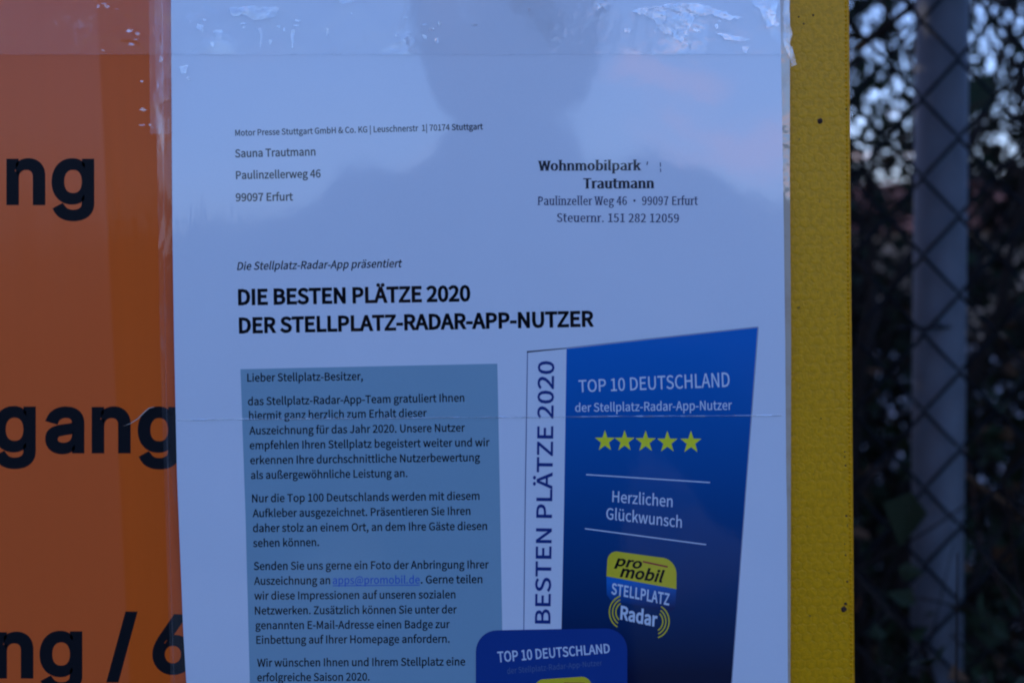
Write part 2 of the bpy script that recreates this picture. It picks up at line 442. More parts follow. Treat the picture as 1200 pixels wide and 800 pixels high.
TEXT_GLYPHS = {
    ' ': '214',
    '&': '649|247,-12 324,-2 391,25 449,68 505,32 559,5 610,-12 633,60 592,75 548,97 502,127 553,204 593,287 625,377 543,377 518,301 485,232 445,171 380,230 319,297 267,368 343,426 402,493 425,575 409,647 362,695 287,712 203,690 147,632 127,548 133,496 148,441 173,384 105,330 54,265 34,181 62,81 136,13|392,114 350,84 305,64 258,57 187,73 138,118 119,186 131,237 163,282 208,323 262,248 324,178|235,425 217,468 205,509 202,549 212,601 242,638 288,651 326,640 348,612 354,573 338,517 294,469',
    ',': '265|72,-181 146,-134 194,-66 211,18 202,73 177,108 138,120 105,113 81,92 72,59 81,26 104,5 136,-2 146,-1 134,-54 101,-98 51,-130',
    '-': '331|44,234 288,234 288,301 44,301',
    '.': '265|133,-12 164,-4 187,19 196,53 187,89 164,112 133,120 101,112 78,89 70,53 78,19 101,-4',
    '0': '530|265,-12 381,28 456,149 483,352 456,554 381,673 265,712 150,673 74,554 48,352 74,149 150,28|265,58 196,89 149,185 132,352 149,519 196,614 265,644 335,614 382,519 399,352 382,185 335,89',
    '1': '530|84,0 468,0 468,73 328,73 328,700 261,700 220,680 172,663 116,650 116,595 241,595 241,73 84,73',
    '2': '530|42,0 482,0 482,75 288,75 174,69 318,220 414,366 449,507 424,616 353,687 244,712 164,700 97,664 38,610 89,561 131,602 180,631 234,642 306,624 349,575 363,503 329,375 223,227 42,52',
    '4': '530|325,0 407,0 407,193 500,193 500,263 407,263 407,700 310,700 19,250 19,193 325,193|325,263 110,263 269,501 326,605 329,605 325,477',
    '5': '530|250,-12 362,16 446,97 479,227 450,354 374,427 268,451 229,447 195,438 163,423 181,626 445,626 445,700 105,700 82,373 129,344 167,366 203,380 245,385 322,366 372,311 391,225 370,137 317,80 242,60 170,71 114,100 70,138 26,80 81,35 154,1',
    '6': '530|287,-12 388,16 461,96 489,215 465,337 397,410 294,435 238,424 184,396 136,350 162,522 227,614 316,641 358,634 396,616 427,587 477,641 433,678 378,703 312,712 185,675 90,554 53,334 84,142 167,26|138,281 185,333 234,361 280,370 350,350 392,297 406,215 390,131 348,76 287,56 212,82 161,158',
    '7': '530|189,0 280,0 302,243 361,447 485,647 485,700 47,700 47,626 387,626 277,437 215,238',
    '8': '530|267,-12 382,12 458,76 486,168 469,251 426,310 369,352 369,357 411,399 446,457 461,526 438,622 372,687 269,711 171,688 103,626 77,533 91,466 125,413 172,371 172,368 110,323 63,258 44,174 73,78 152,12|315,380 237,416 179,464 157,533 171,592 211,631 268,646 332,629 373,585 387,521 379,471 355,424|268,53 193,69 141,115 121,181 134,244 168,298 218,340 310,299 377,248 403,171 386,109 339,68',
    '9': '530|224,-12 348,26 442,152 478,380 447,565 364,676 243,712 142,684 70,605 42,485 66,364 133,290 235,265 293,276 348,306 396,350 368,179 305,87 222,60 177,67 137,85 103,114 55,59 100,22 155,-3|395,424 347,370 298,340 249,330 180,350 138,403 124,485 140,569 182,625 244,645 320,619 371,545',
    '@': '903|429,-165 501,-159 568,-141 632,-111 608,-59 557,-84 499,-101 435,-107 272,-69 160,42 117,220 172,437 310,580 492,631 655,592 754,487 788,332 766,214 711,138 644,112 598,126 578,167 585,238 627,451 570,451 558,407 556,407 533,436 505,454 471,459 362,420 290,326 265,212 282,129 328,78 393,60 441,70 485,96 523,134 526,134 545,88 583,61 636,53 734,85 815,180 849,336 806,521 685,645 499,689 278,630 116,466 53,217 105,7 239,-122|411,120 372,130 345,161 335,217 352,300 399,369 471,398 497,394 519,380 540,353 510,184 474,148 441,127',
    'A': '581|4,0 93,0 160,214 416,214 483,0 577,0 339,700 241,700|182,284 217,392 286,628 290,628 361,392 394,284',
    'B': '627|96,0 319,0 457,23 550,91 584,205 566,287 516,343 442,372 442,377 498,410 532,463 544,529 513,628 429,683 304,700 96,700|184,403 184,630 292,630 384,619 439,583 457,518 440,456 386,417 288,403|184,71 184,334 307,334 411,321 475,279 498,208 475,131 410,85 307,71',
    'C': '609|360,-12 444,-1 515,33 575,88 526,144 479,102 426,74 364,65 248,100 173,199 146,352 174,503 251,601 367,635 422,627 470,604 510,569 558,626 509,669 444,700 366,712 206,669 96,544 55,350 96,155 203,31',
    'D': '657|96,0 275,0 453,42 563,163 601,352 563,542 452,660 271,700 96,700|184,73 184,628 264,628 401,596 483,503 510,352 483,201 401,106 264,73',
    'E': '562|96,0 510,0 510,75 184,75 184,330 450,330 450,406 184,406 184,626 499,626 499,700 96,700',
    'F': '527|96,0 184,0 184,314 452,314 452,389 184,389 184,626 499,626 499,700 96,700',
    'G': '658|371,-12 459,-2 532,27 587,69 587,363 357,363 357,289 506,289 506,106 472,84 429,70 380,65 253,100 173,199 146,352 175,503 256,601 379,635 441,626 491,602 530,569 578,626 529,667 463,699 376,712 211,669 97,544 55,350 96,155 208,31',
    'H': '695|96,0 184,0 184,330 511,330 511,0 600,0 600,700 511,700 511,407 184,407 184,700 96,700',
    'I': '280|96,0 184,0 184,700 96,700',
    'J': '511|226,-12 337,17 400,95 419,205 419,700 330,700 330,214 318,128 280,80 218,65 171,73 131,99 96,144 33,98 82,37 146,0',
    'K': '617|96,0 184,0 184,222 305,365 515,0 613,0 360,435 580,700 479,700 186,349 184,349 184,700 96,700',
    'L': '519|96,0 491,0 491,75 184,75 184,700 96,700',
    'M': '775|96,0 176,0 176,388 174,454 170,527 164,594 168,594 224,435 357,71 416,71 548,435 605,594 608,594 603,527 599,454 597,388 597,0 679,0 679,700 573,700 439,326 391,180 387,180 336,326 202,700 96,700',
    'N': '690|96,0 180,0 180,368 178,441 173,515 169,586 173,586 248,442 503,0 594,0 594,700 510,700 510,336 512,262 517,187 522,115 518,115 442,259 186,700 96,700',
    'O': '709|354,-12 510,32 615,158 653,352 615,545 510,669 354,712 199,669 94,545 55,352 94,158 199,32|354,65 244,101 172,200 146,352 172,503 244,601 354,635 464,601 537,503 562,352 537,200 464,101',
    'P': '605|96,0 184,0 184,279 300,279 435,302 525,373 558,495 525,616 433,681 296,700 96,700|184,350 184,628 285,628 387,616 449,575 470,495 450,413 390,366 288,350',
    'R': '606|184,368 184,628 302,628 395,617 452,577 472,504 452,428 395,383 302,368|480,0 580,0 402,307 485,344 540,409 560,504 528,619 442,682 315,700 96,700 96,0 184,0 184,297 310,297',
    'S': '569|290,-12 417,14 499,85 528,186 509,273 457,332 384,373 285,416 230,442 186,478 168,534 184,588 230,623 299,635 360,627 412,605 458,570 504,626 448,671 378,701 299,712 185,688 107,623 78,527 101,441 155,384 221,348 321,304 381,274 423,237 438,179 421,119 371,79 291,65 220,76 154,106 98,152 46,91 114,36 196,0',
    'T': '572|242,0 330,0 330,626 542,626 542,700 30,700 30,626 242,626',
    'U': '689|345,-12 473,16 562,111 596,288 596,700 511,700 511,286 488,154 429,85 345,65 262,85 203,154 181,286 181,700 94,700 94,288 127,111 216,16',
    'W': '838|173,0 278,0 382,422 417,582 421,582 456,422 562,0 668,0 813,700 729,700 653,319 615,92 609,92 560,319 462,700 381,700 285,319 235,92 231,92 189,319 116,700 25,700',
    'Z': '576|48,0 531,0 531,75 157,75 526,647 526,700 81,700 81,626 417,626 48,53',
    'a': '538|207,-12 269,-2 327,25 379,62 382,62 390,0 461,0 461,319 443,431 385,505 282,532 202,521 133,495 78,464 112,404 157,431 209,451 267,459 333,440 366,392 374,329 194,292 90,229 56,135 76,55 129,5|232,58 185,66 153,93 140,140 162,199 236,243 374,270 374,126 326,89 280,66',
    'b': '590|316,-12 427,21 509,116 541,267 518,407 448,499 335,532 278,522 223,496 172,459 176,552 176,760 88,760 88,0 158,0 165,53 169,53 216,18 267,-4|302,61 264,66 221,83 176,115 176,388 223,426 269,450 313,458 393,434 437,368 451,266 431,156 379,86',
    'c': '487|292,-12 353,-4 410,18 460,53 422,112 387,86 346,67 300,60 216,85 160,154 139,259 161,364 218,433 303,458 341,453 375,437 406,414 450,471 410,501 360,523 299,532 175,500 85,406 50,259 82,112 168,20',
    'd': '592|265,-12 324,-2 377,24 422,61 425,61 433,0 504,0 504,760 416,760 416,561 421,472 376,504 330,525 275,532 164,498 82,404 51,259 77,112 151,19|284,61 206,85 157,153 140,260 161,364 215,433 290,458 333,453 374,435 416,404 416,132 373,92 330,69',
    'e': '529|298,-12 363,-5 419,13 468,40 437,98 398,76 355,62 308,57 220,80 161,142 136,239 485,239 489,288 465,417 394,502 282,532 169,499 84,405 50,259 83,113 172,20|135,301 162,388 215,443 284,462 353,444 397,389 413,301',
    'f': '310|32,448 102,448 102,0 189,0 189,448 299,448 299,519 189,519 189,601 197,657 221,691 263,703 282,701 301,696 321,689 340,756 314,765 285,770 253,773 168,752 118,693 102,602 102,519 32,514',
    'g': '539|263,-239 402,-214 493,-149 525,-59 505,11 445,51 345,64 243,64 188,71 160,91 152,120 156,146 168,165 185,182 210,173 236,166 262,164 358,186 426,249 452,345 446,387 432,423 410,452 516,452 516,519 335,519 315,525 290,530 262,532 165,509 95,445 68,347 78,289 103,241 136,207 136,203 108,179 87,147 78,107 84,70 101,42 125,22 125,17 84,-16 58,-56 49,-100 76,-176 151,-223|262,223 207,239 167,281 152,347 167,412 206,453 262,468 318,453 358,412 372,347 357,281 317,239|275,-179 194,-167 143,-136 125,-88 130,-58 147,-28 178,0 201,-5 224,-7 244,-8 334,-8 392,-14 427,-35 439,-74 419,-125 362,-163',
    'h': '580|88,0 176,0 176,376 223,420 268,447 317,456 373,441 405,396 415,317 415,0 502,0 502,329 485,440 433,508 344,532 278,520 222,489 172,445 176,552 176,760 88,760',
    'i': '263|88,0 176,0 176,519 88,519|132,626 162,633 183,653 190,684 183,713 162,733 132,740 102,733 82,713 74,684 82,653 102,633',
    'k': '527|88,0 174,0 174,137 271,250 423,0 518,0 322,309 495,519 397,519 178,245 174,245 174,760 88,760',
    'l': '271|180,-12 201,-11 217,-8 230,-5 218,62 200,60 187,64 179,76 176,97 176,760 88,760 88,103 97,40 127,1',
    'm': '884|88,0 176,0 176,376 221,421 265,447 306,456 360,441 392,396 402,317 402,0 489,0 489,376 536,421 579,447 620,456 674,441 706,396 716,317 716,0 803,0 803,329 786,440 734,508 647,532 586,519 529,484 475,433 446,486 399,520 331,532 272,520 218,488 170,443 168,443 159,519 88,519',
    'n': '583|88,0 176,0 176,376 223,420 268,447 317,456 373,441 405,396 415,317 415,0 502,0 502,329 485,440 433,508 344,532 278,520 221,488 170,443 168,443 159,519 88,519',
    'o': '579|289,-12 408,20 495,112 529,259 495,406 408,500 289,532 171,500 84,406 50,259 84,112 171,20|289,60 211,85 158,154 139,259 158,364 211,433 289,458 368,433 421,364 440,259 421,154 368,85',
    'p': '592|88,-219 176,-219 176,-43 173,48 220,15 269,-6 316,-12 427,21 509,116 541,267 518,407 448,499 335,532 276,522 220,495 170,458 168,458 159,519 88,519|302,61 264,66 221,83 176,115 176,388 224,426 270,450 313,458 393,434 437,368 451,266 431,156 379,86',
    'r': '371|88,0 176,0 176,333 215,404 260,442 306,454 325,453 340,450 356,445 372,520 356,527 338,531 317,532 262,519 212,481 170,424 168,424 159,519 88,519',
    's': '447|223,-12 327,9 390,64 412,141 388,220 328,267 254,299 199,321 158,349 142,389 153,426 184,454 239,464 282,458 320,442 356,418 398,473 353,502 299,524 238,532 141,512 80,459 59,385 82,312 139,266 210,235 266,212 311,181 329,137 317,96 283,66 226,55 169,63 119,85 73,117 31,59 86,22 152,-3',
    't': '360|250,-12 283,-10 316,-3 347,7 329,73 311,65 290,60 270,58 223,70 197,104 190,158 190,448 331,448 331,519 190,519 190,665 117,665 108,519 26,514 26,448 103,448 103,160 117,69 163,9',
    'u': '580|240,-12 305,-1 360,32 411,81 414,81 420,0 493,0 493,519 406,519 406,151 359,101 315,72 265,63 210,77 178,122 168,201 168,519 80,519 80,190 97,79 150,11',
    'w': '766|170,0 271,0 345,278 380,429 385,429 420,280 495,0 601,0 741,519 657,519 582,219 550,74 545,74 509,219 428,519 343,519 262,219 227,74 223,74 192,219 115,519 26,519',
    'z': '454|33,0 426,0 426,71 143,71 417,472 417,519 63,519 63,448 307,448 33,47',
    '|': '258|98,-266 159,-266 159,800 98,800',
    'Ä': '581|179,764 206,771 225,789 232,817 225,843 206,861 179,868 153,861 135,843 128,817 135,789 153,771|399,764 426,771 444,789 451,817 444,843 426,861 399,868 372,861 353,843 347,817 353,789 372,771|4,0 93,0 160,214 416,214 483,0 577,0 339,700 241,700|182,284 217,392 286,628 290,628 361,392 394,284',
    'ß': '614|414,-12 504,9 563,65 583,145 529,265 427,326 372,399 398,464 445,528 470,615 450,693 391,749 296,771 183,743 112,667 88,550 88,0 174,0 174,534 188,626 230,682 295,700 344,688 375,655 385,606 360,532 315,468 290,390 345,286 447,228 501,141 491,99 460,67 410,55 372,60 334,75 297,101 263,40 308,12 358,-6',
    'ä': '538|207,-12 269,-2 327,25 379,62 382,62 390,0 461,0 461,319 443,431 385,505 282,532 202,521 133,495 78,464 112,404 157,431 209,451 267,459 333,440 366,392 374,329 194,292 90,229 56,135 76,55 129,5|232,58 185,66 153,93 140,140 162,199 236,243 374,270 374,126 326,89 280,66|182,627 210,634 229,653 236,680 229,707 210,725 182,732 155,725 137,707 130,680 137,653 155,634|388,627 415,634 434,653 441,680 434,707 415,725 388,732 360,725 341,707 334,680 341,653 360,634',
    'ö': '579|289,-12 408,20 495,112 529,259 495,406 408,500 289,532 171,500 84,406 50,259 84,112 171,20|289,60 211,85 158,154 139,259 158,364 211,433 289,458 368,433 421,364 440,259 421,154 368,85|187,627 214,634 233,653 240,680 233,707 214,725 187,732 160,725 141,707 135,680 141,653 160,634|392,627 419,634 437,653 444,680 437,707 419,725 392,732 364,725 346,707 339,680 346,653 364,634',
    'ü': '580|240,-12 305,-1 360,32 411,81 414,81 420,0 493,0 493,519 406,519 406,151 359,101 315,72 265,63 210,77 178,122 168,201 168,519 80,519 80,190 97,79 150,11|186,627 214,634 233,653 240,680 233,707 214,725 186,732 159,725 141,707 134,680 141,653 159,634|392,627 419,634 438,653 445,680 438,707 419,725 392,732 365,725 346,707 339,680 346,653 365,634',
    '•': '955|477,464 426,450 390,414 376,363 390,312 426,275 477,262 529,275 565,312 579,363 565,414 529,450',
}
SIGN_GLYPHS = {
    '/': '343|323,733 98,-105 20,-105 245,733',
    '6': '623|311,-9 295,-9 280,-8 265,-5 250,-2 236,2 222,7 209,13 196,20 183,28 172,36 161,46 151,56 141,66 132,78 124,90 116,102 110,116 104,130 99,144 95,159 91,174 89,190 88,206 87,223 88,235 89,248 91,261 93,274 96,288 100,301 104,315 110,329 116,343 123,359 131,375 141,392 151,410 163,428 175,448 189,468 347,700 443,700 208,359 200,359 203,364 205,369 208,374 212,378 215,383 219,387 223,392 227,396 232,400 236,404 241,407 246,411 252,414 257,417 263,420 269,422 275,425 282,427 288,428 295,430 302,431 309,432 316,432 323,432 339,432 354,431 369,428 383,426 397,422 410,417 422,412 435,405 446,398 457,391 467,382 477,373 486,363 494,353 502,342 509,330 515,318 520,305 525,291 528,277 531,263 533,248 535,232 535,216 535,200 533,184 531,169 528,154 524,140 519,126 513,113 506,100 498,87 490,76 481,65 472,54 461,45 450,36 439,27 427,20 414,13 401,7 387,2 373,-2 358,-5 343,-8 327,-9|311,67 322,67 331,68 341,69 350,72 359,74 367,78 375,82 383,86 391,91 398,97 405,103 411,109 417,116 423,124 428,131 432,140 437,148 440,157 443,166 446,176 448,185 449,195 450,206 451,216 450,227 449,238 448,248 446,258 443,267 440,276 437,285 432,294 428,302 423,309 417,317 411,323 405,330 398,336 391,341 383,346 375,350 367,354 359,358 350,360 341,362 331,364 322,365 311,365 301,365 292,364 282,362 273,360 264,358 255,354 247,351 239,346 231,341 224,336 217,330 211,324 205,317 200,310 194,302 190,294 186,286 182,277 179,268 176,259 174,249 173,239 172,229 172,218 172,207 173,197 174,186 176,176 179,167 182,157 186,148 190,140 194,131 200,124 205,116 211,109 217,103 224,97 231,91 239,86 247,82 255,78 264,74 273,72 282,69 292,68 301,67',
    'a': '536|220,-12 208,-11 196,-11 184,-9 173,-7 162,-4 151,-1 140,2 130,7 120,12 111,17 102,23 93,30 86,37 78,44 72,53 66,61 60,71 55,80 51,90 48,101 45,112 43,124 42,136 42,148 42,159 43,170 44,180 46,189 49,198 52,206 55,214 59,222 64,228 69,235 74,241 80,247 86,252 93,257 99,261 107,266 114,270 122,273 130,277 138,280 146,283 155,285 163,288 172,290 245,303 322,312 365,323 368,325 371,328 374,331 376,334 377,338 378,342 379,346 379,350 379,353 379,361 378,369 377,376 376,383 374,390 372,396 370,402 367,408 364,414 360,419 356,424 352,428 347,432 342,436 336,440 330,443 324,446 317,448 310,450 302,452 295,454 287,454 278,455 269,455 260,455 251,455 243,454 235,452 227,451 219,449 212,446 205,443 199,440 193,437 187,434 181,430 176,426 171,422 166,418 162,414 158,409 154,405 151,400 147,396 145,391 142,386 140,382 138,377 56,401 61,412 66,423 72,434 78,443 85,452 92,461 100,469 108,476 117,483 125,489 134,495 143,500 153,505 163,509 173,513 183,517 193,519 204,522 214,524 225,526 235,527 246,528 256,529 267,529 329,522 337,520 346,518 354,515 362,512 370,508 378,505 386,500 393,496 401,491 408,485 415,479 421,473 427,465 433,458 438,449 443,441 448,431 452,421 456,410 458,399 460,387 462,374 463,360 463,346 463,0 381,0 381,71 375,71 347,34 342,29 336,25 331,20 324,16 318,12 311,8 304,5 296,1 288,-2 280,-4 271,-7 262,-8 252,-10 242,-11 231,-12|234,62 246,63 257,64 268,65 278,67 287,70 297,73 305,77 314,81 321,86 329,91 336,96 342,102 348,108 353,114 358,121 362,128 366,136 370,143 373,151 375,158 377,166 378,174 379,182 379,190 379,261 357,250 318,242 276,236 241,231 185,218 178,216 172,213 166,210 161,207 156,204 151,200 147,196 142,192 139,187 135,182 133,177 130,171 129,165 127,158 127,152 126,144 127,138 127,131 128,125 130,120 132,114 134,109 137,104 140,99 144,95 148,91 152,87 157,83 162,80 167,77 173,74 179,72 185,70 191,68 198,66 205,65 212,64 219,63 227,63',
    'g': '585|285,-207 270,-207 257,-206 243,-205 231,-203 218,-201 206,-199 195,-196 184,-192 174,-188 164,-184 154,-179 145,-174 136,-169 128,-164 120,-158 113,-152 106,-145 100,-138 94,-132 88,-125 83,-118 78,-110 74,-103 70,-95 140,-56 167,-91 172,-95 176,-99 182,-104 187,-108 193,-111 199,-115 205,-118 212,-121 220,-124 227,-127 236,-129 245,-131 254,-132 264,-133 274,-134 285,-134 300,-133 315,-132 329,-130 342,-126 355,-122 367,-117 378,-111 388,-103 398,-95 406,-86 413,-76 418,-64 423,-52 426,-38 428,-24 428,-8 428,94 421,94 394,57 390,52 385,47 380,43 374,38 368,34 361,29 354,25 347,22 339,18 331,15 322,12 312,10 302,9 292,8 280,7 268,7 253,7 238,8 223,11 208,14 195,18 181,23 168,30 155,37 143,45 131,53 120,63 110,74 101,85 92,97 83,110 76,124 69,139 63,154 58,170 54,187 51,205 49,224 47,243 47,263 47,283 49,302 51,321 54,339 58,356 63,372 69,388 76,404 83,418 91,432 100,445 110,457 120,468 131,478 142,487 155,496 167,504 181,510 194,516 208,521 223,524 238,527 254,528 270,529 282,529 293,528 304,527 314,525 323,523 333,520 341,517 349,513 356,509 363,505 370,500 376,496 382,491 387,486 392,481 397,476 423,439 431,439 431,522 513,522 513,-12 512,-29 511,-45 508,-60 505,-74 501,-88 495,-100 489,-112 482,-124 474,-134 465,-144 456,-153 446,-161 436,-169 424,-175 412,-182 400,-187 387,-192 373,-196 359,-199 345,-202 331,-204 316,-206 300,-207|282,81 294,82 305,83 316,84 326,87 336,90 345,94 354,98 363,103 371,109 378,116 385,123 392,130 398,138 403,147 408,157 413,167 417,177 420,188 423,200 426,212 427,224 429,237 430,251 430,265 430,279 429,292 427,305 426,317 423,330 420,341 417,352 413,363 408,373 403,383 398,392 392,401 386,409 379,416 371,423 363,430 355,435 346,440 336,444 326,448 316,450 305,452 294,453 282,454 270,453 258,452 247,450 237,448 227,444 217,440 208,435 200,429 192,422 184,415 177,407 170,399 164,390 159,381 154,371 149,361 145,350 142,339 139,328 137,316 135,304 134,291 133,278 132,265 133,251 134,238 135,226 137,213 139,202 142,190 146,179 150,169 154,159 159,149 165,140 171,132 177,124 184,117 192,110 200,104 209,99 218,94 227,90 237,87 248,85 259,83 270,82',
    'n': '564|156,312 156,0 72,0 72,522 154,522 154,396 141,396 147,413 154,429 162,444 170,457 179,469 188,480 199,490 209,498 221,505 232,512 245,517 257,521 271,525 284,527 298,529 313,529 326,529 339,528 351,526 363,524 374,520 385,517 396,512 406,507 416,501 425,495 433,488 442,480 449,471 456,462 463,452 469,441 474,430 479,418 483,405 486,392 488,378 490,363 491,347 491,331 491,0 407,0 407,324 407,339 405,353 403,366 399,378 395,389 389,400 383,410 376,419 367,427 358,434 349,440 338,444 327,448 315,451 302,452 289,453 280,453 271,452 262,451 253,449 245,447 237,444 229,440 221,437 214,432 207,428 201,422 194,417 189,410 183,404 178,397 174,389 170,381 166,372 163,363 161,354 159,344 158,334 157,323',
}

# ------------------------------------------------------------------ glyph outlines: advance | contour | contour, capitals 700 high
GLYPH = {}
for kind_, tab in (('text', TEXT_GLYPHS), ('sign', SIGN_GLYPHS)):
    GLYPH[kind_] = {}
    for ch, s in tab.items():
        q = s.split('|')
        GLYPH[kind_][ch] = (float(q[0]), [[tuple(map(float, p.split(','))) for p in c.split()] for c in q[1:]])


def fill(contours, offset=0.0):
    """fills closed outlines (even-odd) and returns a mesh in their own x, y"""
    cu = bpy.data.curves.new('outline', 'CURVE')
    cu.dimensions = '2D'
    cu.fill_mode = 'BOTH'
    cu.offset = offset
    for c in contours:
        sp = cu.splines.new('POLY')
        sp.points.add(len(c) - 1)
        for q, (x, y) in zip(sp.points, c):
            q.co = (x, y, 0, 1)
        sp.use_cyclic_u = True
    o = bpy.data.objects.new('outline', cu)
    me = bpy.data.meshes.new_from_object(o)
    bpy.data.objects.remove(o)
    bpy.data.curves.remove(cu)
    return me


def embolden(contours, b, by=None):
    """a rim of width b round every outline, joined to its filled shape"""
    area = 0.0
    for c in contours:
        area += sum(p[0] * q[1] - q[0] * p[1] for p, q in zip(c, c[1:] + c[:1]))
    s = 1 if area > 0 else -1
    vs, fs = [], []
    for c in contours:
        n = len(c)
        off = []
        for i in range(n):
            p0, p1, p2 = Vector(c[i - 1]), Vector(c[i]), Vector(c[(i + 1) % n])
            d1, d2 = (p1 - p0).normalized(), (p2 - p1).normalized()
            m_ = Vector((d1.y + d2.y, -d1.x - d2.x)) * s
            if m_.length < 1e-6:
                m_ = Vector((d1.y, -d1.x)) * s
            m_.normalize()
            k = max(0.62, abs(m_.x * d1.y * s - m_.y * d1.x * s))
            off.append(p1 + Vector((m_.x * b, m_.y * (b if by is None else by))) / k)
        k0 = len(vs)
        vs += [(p[0], p[1], 0) for p in c] + [(p.x, p.y, 0) for p in off]
        for i in range(n):
            j = (i + 1) % n
            fs.append((k0 + i, k0 + j, k0 + n + j, k0 + n + i))
    return mesh_from('rim', vs, fs)


def bold_fill(contours, b, by=None):
    me = fill(contours)
    if b <= 0:
        return me
    m2 = embolden(contours, b, by)
    for v in m2.vertices:
        v.co.z = 1.0          # marks the rim; it is laid a hair deeper
    bm = bmesh.new()
    bm.from_mesh(me)
    bm.from_mesh(m2)
    bm.to_mesh(me)
    bm.free()
    bpy.data.meshes.remove(m2)
    return me


def wav(x, z):
    """the laminated letter does not lie quite flat: a slow swell and a lifted left edge"""
    a = 0.0004 * math.sin(x * 21 + 1.3) * math.sin(z * 16 + 0.4)
    e = max(0.0, (-0.085 - x)) / 0.035
    return -(a + 0.0004 + 0.0007 * min(1.0, e) ** 2)


Y_BOARD, Y_ORANGE, Y_PAPER = 0.0, -0.0006, -0.0011
STEP = 0.00003


def lay(me, name, mat, parent, layer, cut=0.0, to_px=None, base=None, flat=False, thick=0.0):
    """lays a filled outline (in photo pixels, y down) onto the letter, following its swell"""
    if cut:
        bm = bmesh.new()
        bm.from_mesh(me)
        xs = [v.co.x for v in bm.verts]
        ys = [v.co.y for v in bm.verts]
        for lo, hi, no in ((min(xs), max(xs), (1, 0, 0)), (min(ys), max(ys), (0, 1, 0))):
            k = lo + cut
            while k < hi:
                bmesh.ops.bisect_plane(bm, geom=bm.verts[:] + bm.edges[:] + bm.faces[:], plane_co=(k * no[0], k * no[1], 0), plane_no=no)
                k += cut
        bm.to_mesh(me)
        bm.free()
    y0 = (Y_PAPER if base is None else base) - layer * STEP
    for v in me.vertices:
        x, y = v.co.x, v.co.y
        if to_px:
            x, y = to_px(x, y)
        p = at(x, y, y0 + (0.000008 if v.co.z > 0.5 else 0.0))
        if not flat:
            p.y += wav(p.x, p.z)
        v.co = p
    # face the viewer
    if me.polygons:
        me.update()
        flip = [q for q in me.polygons if q.normal.y > 0]
        if len(flip) > len(me.polygons) / 2:
            me.flip_normals()
    return link(name, me, mat, parent)


def layout(s, font, track=0.0):
    g = GLYPH[font]
    x, spl = 0.0, []
    for ch in s:
        a, cs = g.get(ch, g['n'])
        for c in cs:
            spl.append([(x + px, py) for px, py in c])
        x += a + track
    lo = min(p[0] for c in spl for p in c)
    hi = max(p[0] for c in spl for p in c)
    return spl, lo, hi


def serifs(s, font, track, long, high):
    """small slabs on the ends of upright stems"""
    out, x = [], 0.0
    for ch in s:
        a, cs = GLYPH[font][ch]
        for c in cs:
            for i, p in enumerate(c):
                q = c[(i + 1) % len(c)]
                w = abs(q[0] - p[0])
                if abs(q[1] - p[1]) < 4 and 50 < w < 115:
                    y = (p[1] + q[1]) / 2
                    side = 1 if y < 100 else -1
                    if y > 50 and y < 450:
                        continue
                    x0, x1 = min(p[0], q[0]) - long, max(p[0], q[0]) + long
                    if ch in 'nhmru' and 480 < y < 600:
                        x1 = max(p[0], q[0]) if ch != 'u' else x1
                    out.append([(x + x0, y), (x + x1, y), (x + x1, y + side * high), (x + x0, y + side * high)])
        x += a + track
    return out


def line(s, p0, p1, cap, mat, parent, name='text_line', layer=2, bold=0.0, slant=0.0, font='text', serif=False, track=0.0, part=None, up=None):
    """sets one line so that its ink runs from p0 to p1 (baseline, photo pixels); cap = capital height at either end"""
    spl, lo, hi = layout(s, font, track)
    if part:                                   # the visible stretch of the words that p0..p1 measures
        i, j = part
        _, l2, h2 = layout(s[:j], font, track)
        pre = layout(s[:i] + s[i], font, track)[0]
        n_first = len(GLYPH[font][s[i]][1])
        lo = min(p[0] for c in pre[-n_first:] for p in c)
        hi = h2
    capL, capR = cap if isinstance(cap, (tuple, list)) else (cap, cap)
    d = Vector((p1[0] - p0[0], p1[1] - p0[1]))
    u = d.normalized()
    n = Vector((u.y, -u.x)) if up is None else Vector(up)
    w = hi - lo

    def to_px(x, y):
        x, y = x * 1000, y * 1000
        t = (x + slant * y - lo) / w
        h = y / 700.0 * (capL + (capR - capL) * t)
        return (p0[0] + d.x * t + n.x * h, p0[1] + d.y * t + n.y * h)
    k = 0.001
    me = bold_fill([[(x * k, y * k) for x, y in c] for c in spl], bold, 0.0 if serif else None)
    if serif:
        sm = [[(x * k, y * k) for x, y in c] for c in serifs(s, font, track, *serif)]
        m2 = fill_many(sm)
        bm = bmesh.new()
        bm.from_mesh(me)
        bm.from_mesh(m2)
        bm.to_mesh(me)
        bm.free()
    return lay(me, name, mat, parent, layer, to_px=to_px)


def fill_many(quads):
    vs, fs = [], []
    for q in quads:
        b = len(vs)
        vs += [(x, y, 0) for x, y in q]
        fs.append(tuple(range(b, b + 4)))
        if (q[1][0] - q[0][0]) * (q[2][1] - q[1][1]) < 0:
            fs[-1] = fs[-1][::-1]
    return mesh_from('slabs', vs, fs)


def bil(quad, u, v):
    """quad = bottom-left, bottom-right, top-right, top-left in photo pixels"""
    bl, br, tr, tl = quad
    return tuple((bl[i]*(1-u) + br[i]*u)*(1-v) + (tl[i]*(1-u) + tr[i]*u)*v for i in (0, 1))


def stroke_px(pts, w):
    """outline of a stroke of width w along pts"""
    L, Rr = [], []
    for i, p in enumerate(pts):
        a, b = pts[max(0, i-1)], pts[min(len(pts)-1, i+1)]
        d = Vector((b[0]-a[0], b[1]-a[1])).normalized()
        ww = w[i] if isinstance(w, (list, tuple)) else w
        L.append((p[0] - d.y*ww/2, p[1] + d.x*ww/2))
        Rr.append((p[0] + d.y*ww/2, p[1] - d.x*ww/2))
    return L + Rr[::-1]


